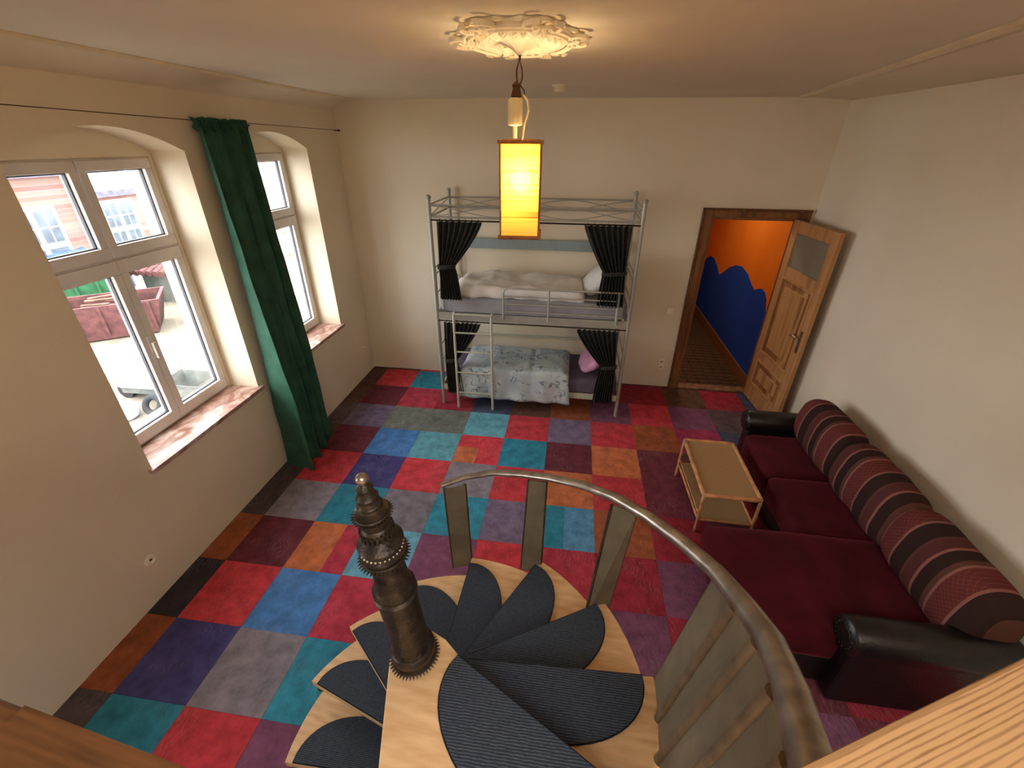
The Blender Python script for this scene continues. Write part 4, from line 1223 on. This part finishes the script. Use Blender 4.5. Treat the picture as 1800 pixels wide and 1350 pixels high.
for a, b_ in zip(q, q[1:] + q[:1]): cane('shelf_pole', a, b_, .011)
b = bm_new(); prism(b, [(p.x, p.y) for p in q], sz - .008, sz + .004); part('shelf', b, M_wicker, tab)
q = [legp(0, 0, sz + .05), legp(0, 1, sz + .05)]
cane('shelf_pole', q[0], q[1], .006)

# ------------------------------------------------------------------ outside: courtyard three metres below the room
GZ = -3.0
M_ground = simple('courtyard_ground', (120, 112, 98), .95, var=.15, scale=1.5, bump=.3, bscale=8)
M_brick = NT('old_brick', .9, spec=.1)
def brick_mat(nt):
    v = nt.coord(rot=(rad(90), 0, rad(90)))
    b = nt.n('ShaderNodeTexBrick'); b.inputs['Scale'].default_value = 2.4
    b.inputs['Color1'].default_value = rgb(112, 78, 72); b.inputs['Color2'].default_value = rgb(138, 108, 98); b.inputs['Mortar'].default_value = rgb(130, 120, 114)
    b.inputs['Mortar Size'].default_value = .02
    nt.l(v, b.inputs['Vector'])
    n1 = nt.n('ShaderNodeTexNoise', _Scale=1.6, _Detail=5.0); nt.l(nt.coord(), n1.inputs['Vector'])
    mx = nt.n('ShaderNodeMix', data_type='RGBA'); nt.l(nt.ramp(n1.outputs[0], [(.45, (0, 0, 0, 1)), (.65, (.35, .35, .35, 1))]), mx.inputs[0])
    nt.l(b.outputs[0], mx.inputs[6]); mx.inputs[7].default_value = rgb(112, 98, 100); nt.base(mx.outputs[2])
    return nt.m
M_brick = brick_mat(M_brick)
M_whiteren = simple('white_render', (236, 236, 236), .9, var=.02, bump=.1)
M_winwhite = simple('white_sash_paint', (232, 232, 236), .6, var=.02, bump=0)
M_pane = simple('dark_far_glass', (70, 80, 92), .15, var=.2, scale=2, bump=0, spec=.6)
M_slate = simple('grey_slate_roof', (84, 82, 94), .7, var=.15, scale=5)
M_greenp = simple('green_skip_paint', (34, 80, 50), .6, var=.15, scale=4)
M_redp = simple('rusty_red_paint', (76, 44, 42), .75, var=.22, scale=5)
M_bluep = simple('blue_tarpaulin', (48, 72, 108), .6, var=.15, scale=4)
M_van = simple('white_vehicle_paint', (236, 238, 240), .35, var=.01, bump=0, spec=.5)
M_vanglass = simple('vehicle_glass', (60, 80, 88), .15, bump=0, spec=.6)
M_tyre = simple('black_rubber', (34, 34, 36), .8, bump=0)
M_scrap = simple('scrap_timber', (92, 70, 56), .85, var=.3, scale=6)
M_greyp = simple('weathered_grey', (84, 86, 82), .8, var=.15, scale=4)
bm = bm_new(); box(bm, -40, -14, GZ - .3, -.45, 40, GZ)
tag(obj('courtyard_ground', bm, M_ground), 'pale dusty courtyard ground seen below through the large window', 'ground')

def far_window(root, X, y0, y1, z0, z1, zt, lights, k=1.0):
    b = bm_new(); box(b, X, y0 - .06 * k, z0 - .03, X + .05, y1 + .06 * k, z1 + .06 * k)
    f = part('far_window', b, M_winwhite, root)
    def pane(a, c, e, g):
        b = bm_new(); box(b, X + .045, a, e, X + .056, c, g); obj('pane', shift(b, root.location), M_pane, f)
    mid = (y0 + y1) / 2; w = .05 * k
    for s in (0, 1):
        a = y0 + .02 * k if s == 0 else mid + w; c = mid - w if s == 0 else y1 - .02 * k
        hm = (a + c) / 2; zm = (zt + z1) / 2
        for (p, q_) in ((a, hm - .015 * k), (hm + .015 * k, c)):
            pane(p, q_, zm + .015 * k, z1 - .02 * k); pane(p, q_, zt + .06 * k, zm - .015 * k)
        zz = z0 + (zt - z0) * .34
        if lights == 1: pane(a, c, zz + .02 * k, zt - .06 * k)
        else:
            pane(a, hm - .015 * k, zz + .02 * k, zt - .06 * k); pane(hm + .015 * k, c, zz + .02 * k, zt - .06 * k)
        for (p, q_) in ((a, hm - .015 * k), (hm + .015 * k, c)): pane(p, q_, z0 + .03, zz - .02 * k)
fac = thing('brick_building', 'old brick building with a white sash window across the courtyard, left of the lower wing', 'building', (-22, 12.5, GZ))
bm = bm_new(); box(bm, -26, 4.0, GZ, -21, 18.70, 1.30); part('wall', bm, M_brick, fac)
bm = bm_new(); box(bm, -26.3, 3.8, 1.30, -20.7, 18.82, 1.56); part('eaves', bm, M_slate, fac)
bm = bm_new(); box(bm, -21.0, 18.3, GZ, -20.8, 18.68, 1.30); part('downpipe', bm, M_greyp, fac)
far_window(fac, -21.0, 15.30, 17.23, -2.9, .03, -1.52, 1, 2.0)
fac2 = thing('brick_building', 'lower brick wing with a white sash window, right of the taller brick house', 'building', (-22, 20.6, GZ))
bm = bm_new(); box(bm, -26, 18.86, GZ, -21.1, 22.6, .20); part('wall', bm, M_brick, fac2)
bm = bm_new(); box(bm, -26.2, 18.84, .20, -20.9, 22.7, .50); part('eaves', bm, M_slate, fac2)
far_window(fac2, -21.1, 19.60, 21.25, -2.85, -.08, -1.37, 2, 2.0)
bm = bm_new(); box(bm, -44, 29.5, GZ, -36, 35.3, .42)
t_ = tag(obj('distant_house', bm, M_whiteren), 'pale distant house with a grey roof above the lower brick wing', 'building')
bm = bm_new(); box(bm, -44.3, 29.2, .42, -35.7, 35.5, .78); obj('roof', bm, M_slate, t_)
wing = thing('white_wing', 'bright white rendered wing seen at the right side of both windows', 'building', (-3.2, 8.5, GZ))
bm = bm_new(); box(bm, -5.85, 7.15, GZ, -.41, 10.5, 4.2); part('wall', bm, M_whiteren, wing)
bm = bm_new(); box(bm, -3.45, 7.08, GZ, -2.83, 7.15, 4.2); part('brick_pilaster', bm, simple('pale_rubble_stone', (150, 122, 106), .9, var=.4, scale=7, bump=.3, bscale=20), wing)

van = thing('white_trailer', 'long white covered trailer parked in the courtyard below the large window', 'trailer', (-8.2, 7.9, GZ))
roofq = [(-10.3, 8.5), (-8.1, 6.9), (-6.75, 6.95), (-7.5, 8.1), (-8.9, 9.2)]
c0 = Vector((sum(p[0] for p in roofq) / 5, sum(p[1] for p in roofq) / 5))
bm = bm_new(); prism(bm, roofq, -2.55, -2.34); part('cover', bm, M_van, van, bevel=.06)
bm = bm_new(); prism(bm, [(c0 + (Vector(p) - c0) * .93).to_tuple() for p in roofq], -2.72, -2.55); part('chassis', bm, M_greyp, van, bevel=.01)
for (x, y) in ((-9.6, 8.3), (-7.3, 7.25), (-8.3, 7.25), (-8.7, 8.8)):
    bm = bm_new(); tube(bm, [(x, y - .08, GZ + .2), (x, y + .08, GZ + .2)], .2, 18); part('wheel', bm, M_tyre, van, smooth='auto')
def skip(name, c, L, Wd, Hh, rot, mat, label, rim=True):
    r = thing(name, label, 'container', (c[0], c[1], GZ), rot)
    bm = bm_new()
    o = [(-L / 2, -Wd / 2), (L / 2, -Wd / 2), (L / 2, Wd / 2), (-L / 2, Wd / 2)]
    bo = [bm.verts.new((p[0] * .8, p[1] * .92, .05)) for p in o]; to = [bm.verts.new((p[0], p[1], Hh)) for p in o]
    ti = [bm.verts.new((p[0] * .94, p[1] * .9, Hh)) for p in o]; bi = [bm.verts.new((p[0] * .76, p[1] * .84, .15)) for p in o]
    bm.faces.new(bo); bm.faces.new(bi)
    for i in range(4):
        j = (i + 1) % 4
        bm.faces.new((bo[i], bo[j], to[j], to[i])); bm.faces.new((to[i], to[j], ti[j], ti[i])); bm.faces.new((ti[i], ti[j], bi[j], bi[i]))
    obj('tub', bm, mat, r)
    for i in range(5):
        x = -L * .4 + i * L * .2
        bm = bm_new(); box(bm, x - .04, -Wd / 2 - .03, .2, x + .04, -Wd / 2 + .06, Hh - .02); obj('rib', bm, mat, r)
    return r
sk1 = skip('metal_skip', (-15.4, 12.5), 3.0, 2.0, 1.5, rad(52), M_greenp, 'green metal skip at the far side of the courtyard')
sk2 = skip('metal_skip', (-12.6, 11.0), 3.2, 1.7, 1.15, rad(38), M_redp, 'rust red skip full of scrap wood beyond the white trailer')
for i in range(9):
    bm = bm_new(); a = random.uniform(0, 3.1); L = random.uniform(.7, 1.3)
    o_ = obj('scrap_board', shift(box(bm, -L / 2, -.06, 0, L / 2, .06, .03), (0, 0, 0)), M_scrap)
    o_.location = (-12.6 + random.uniform(-.3, .3), 11.0 + random.uniform(-.25, .25), GZ + .78 + .05 * i); o_.rotation_euler = (0, 0, .66 + (a - 1.5) * .25)
    tag(o_, 'broken scrap board lying in the rust red skip', 'board', 'scrap boards in the red skip')
bm = bm_new()
n = 10; rows = []
for i in range(n + 1):
    rows.append([bm.verts.new((-19.2 + i * .25, 14.6 + j * .3 - .05 * i, GZ + 1.5 + .22 * noise.noise(Vector((i * .7, j * .6, 2))))) for j in range(7)])
for i in range(n):
    for j in range(6): bm.faces.new((rows[i][j], rows[i + 1][j], rows[i + 1][j + 1], rows[i][j + 1]))
bx = [r_ for r_ in rows]
edge_loop = [rows[i][0] for i in range(n + 1)] + [rows[n][j] for j in range(1, 7)] + [rows[i][6] for i in range(n - 1, -1, -1)] + [rows[0][j] for j in range(5, 0, -1)]
low = [bm.verts.new((v.co.x, v.co.y, GZ)) for v in edge_loop]
for i in range(len(low)): j = (i + 1) % len(low); bm.faces.new((edge_loop[i], edge_loop[j], low[j], low[i]))
tag(obj('tarpaulin_stack', bm, M_bluep, smooth=True, loc=(-18, 15.4, GZ)), 'stack under a blue tarpaulin behind the green skip', 'tarpaulin')
fen = thing('red_fence', 'rust red board fence with tiled coping beyond the white trailer', 'fence', (-11.6, 12.6, GZ))
fa, fb = Vector((-11.4, 13.0)), Vector((-8.2, 11.9)); nb_ = 18
for i in range(nb_):
    a = fa.lerp(fb, i / nb_); c = fa.lerp(fb, (i + .93) / nb_); d_ = (fb - fa).normalized(); nn_ = Vector((-d_.y, d_.x)) * .03
    bm = bm_new(); prism(bm, [(a - nn_).to_tuple(), (c - nn_).to_tuple(), (c + nn_).to_tuple(), (a + nn_).to_tuple()], GZ, GZ + 1.25 + .02 * (i % 3)); part('fence_board', bm, M_redp, fen)
sh = thing('tiled_shed', 'low shed with a red tiled roof edge seen in the right lower pane', 'shed', (-13, 15, GZ))
bm = bm_new(); box(bm, -14.2, 14.1, GZ, -9.8, 17.0, GZ + 1.1); part('wall', bm, M_greyp, sh)
for i in range(16):
    bm = bm_new(); x = -14.3 + i * .285; tube(bm, [(x, 13.7, GZ + 1.25), (x, 15.4, GZ + 1.85)], .13, 8); part('roof_tile', bm, M_redp, sh)
# small things on the ground under the window
bm = bm_new(); tube(bm, [(-6.95 + .20 * math.cos(a), 6.60 + .20 * math.sin(a) * .5, GZ + .27 + .20 * math.sin(a) * .8) for a in [2 * math.pi * i / 20 for i in range(20)]], .07, 10, closed=True)
tag(obj('tyre', bm, M_tyre, smooth=True, loc=(-6.95, 6.6, GZ + .02)), 'black tyre leaning beside the blue-white sack under the window', 'tyre')
bm = softbox(-7.65, 6.1, GZ, -7.22, 6.6, GZ + .42, 2.4, 6, .03, 3, 4)
tag(obj('sack', bm, simple('pale_blue_sack', (176, 190, 226), .7), smooth=True, loc=(-7.43, 6.35, GZ)), 'pale blue-white sack on the ground in front of the trailer', 'sack')
bm = bm_new(); box(bm, -6.3, 5.8, GZ, -4.2, 7.06, GZ + .5)
tag(obj('concrete_ledge', bm, M_whiteren, bevel=.02), 'low white concrete ledge at the foot of the white wing', 'ledge')
wb_ = thing('wheelbarrow', 'grey wheelbarrow with upright handles seen in the right lower pane', 'wheelbarrow', (-5.5, 6.45, GZ + .501))
bm = bm_new()
v0 = [bm.verts.new(p) for p in ((-.35, -.22, .3), (.35, -.22, .3), (.35, .22, .3), (-.35, .22, .3))]; v1 = [bm.verts.new(p) for p in ((-.52, -.36, .68), (.48, -.36, .68), (.48, .36, .68), (-.52, .36, .68))]
bm.faces.new(v0)
for i in range(4): bm.faces.new((v0[i], v0[(i + 1) % 4], v1[(i + 1) % 4], v1[i]))
o_ = obj('tray', bm, M_greyp, wb_); mm = o_.modifiers.new('t', 'SOLIDIFY'); mm.thickness = .02
for s in (-1, 1):
    obj('handle', tube(bm_new(), [(-.6, s * .12, .25), (.3, s * .24, .32), (1.0, s * .28, .62)], .02, 8), M_tyre, wb_)
    obj('leg', tube(bm_new(), [(.3, s * .22, .32), (.36, s * .24, 0)], .018, 8), M_tyre, wb_)
obj('wheel', tube(bm_new(), [(-.62, -.05, .2), (-.62, .05, .2)], .2, 18), M_tyre, wb_)
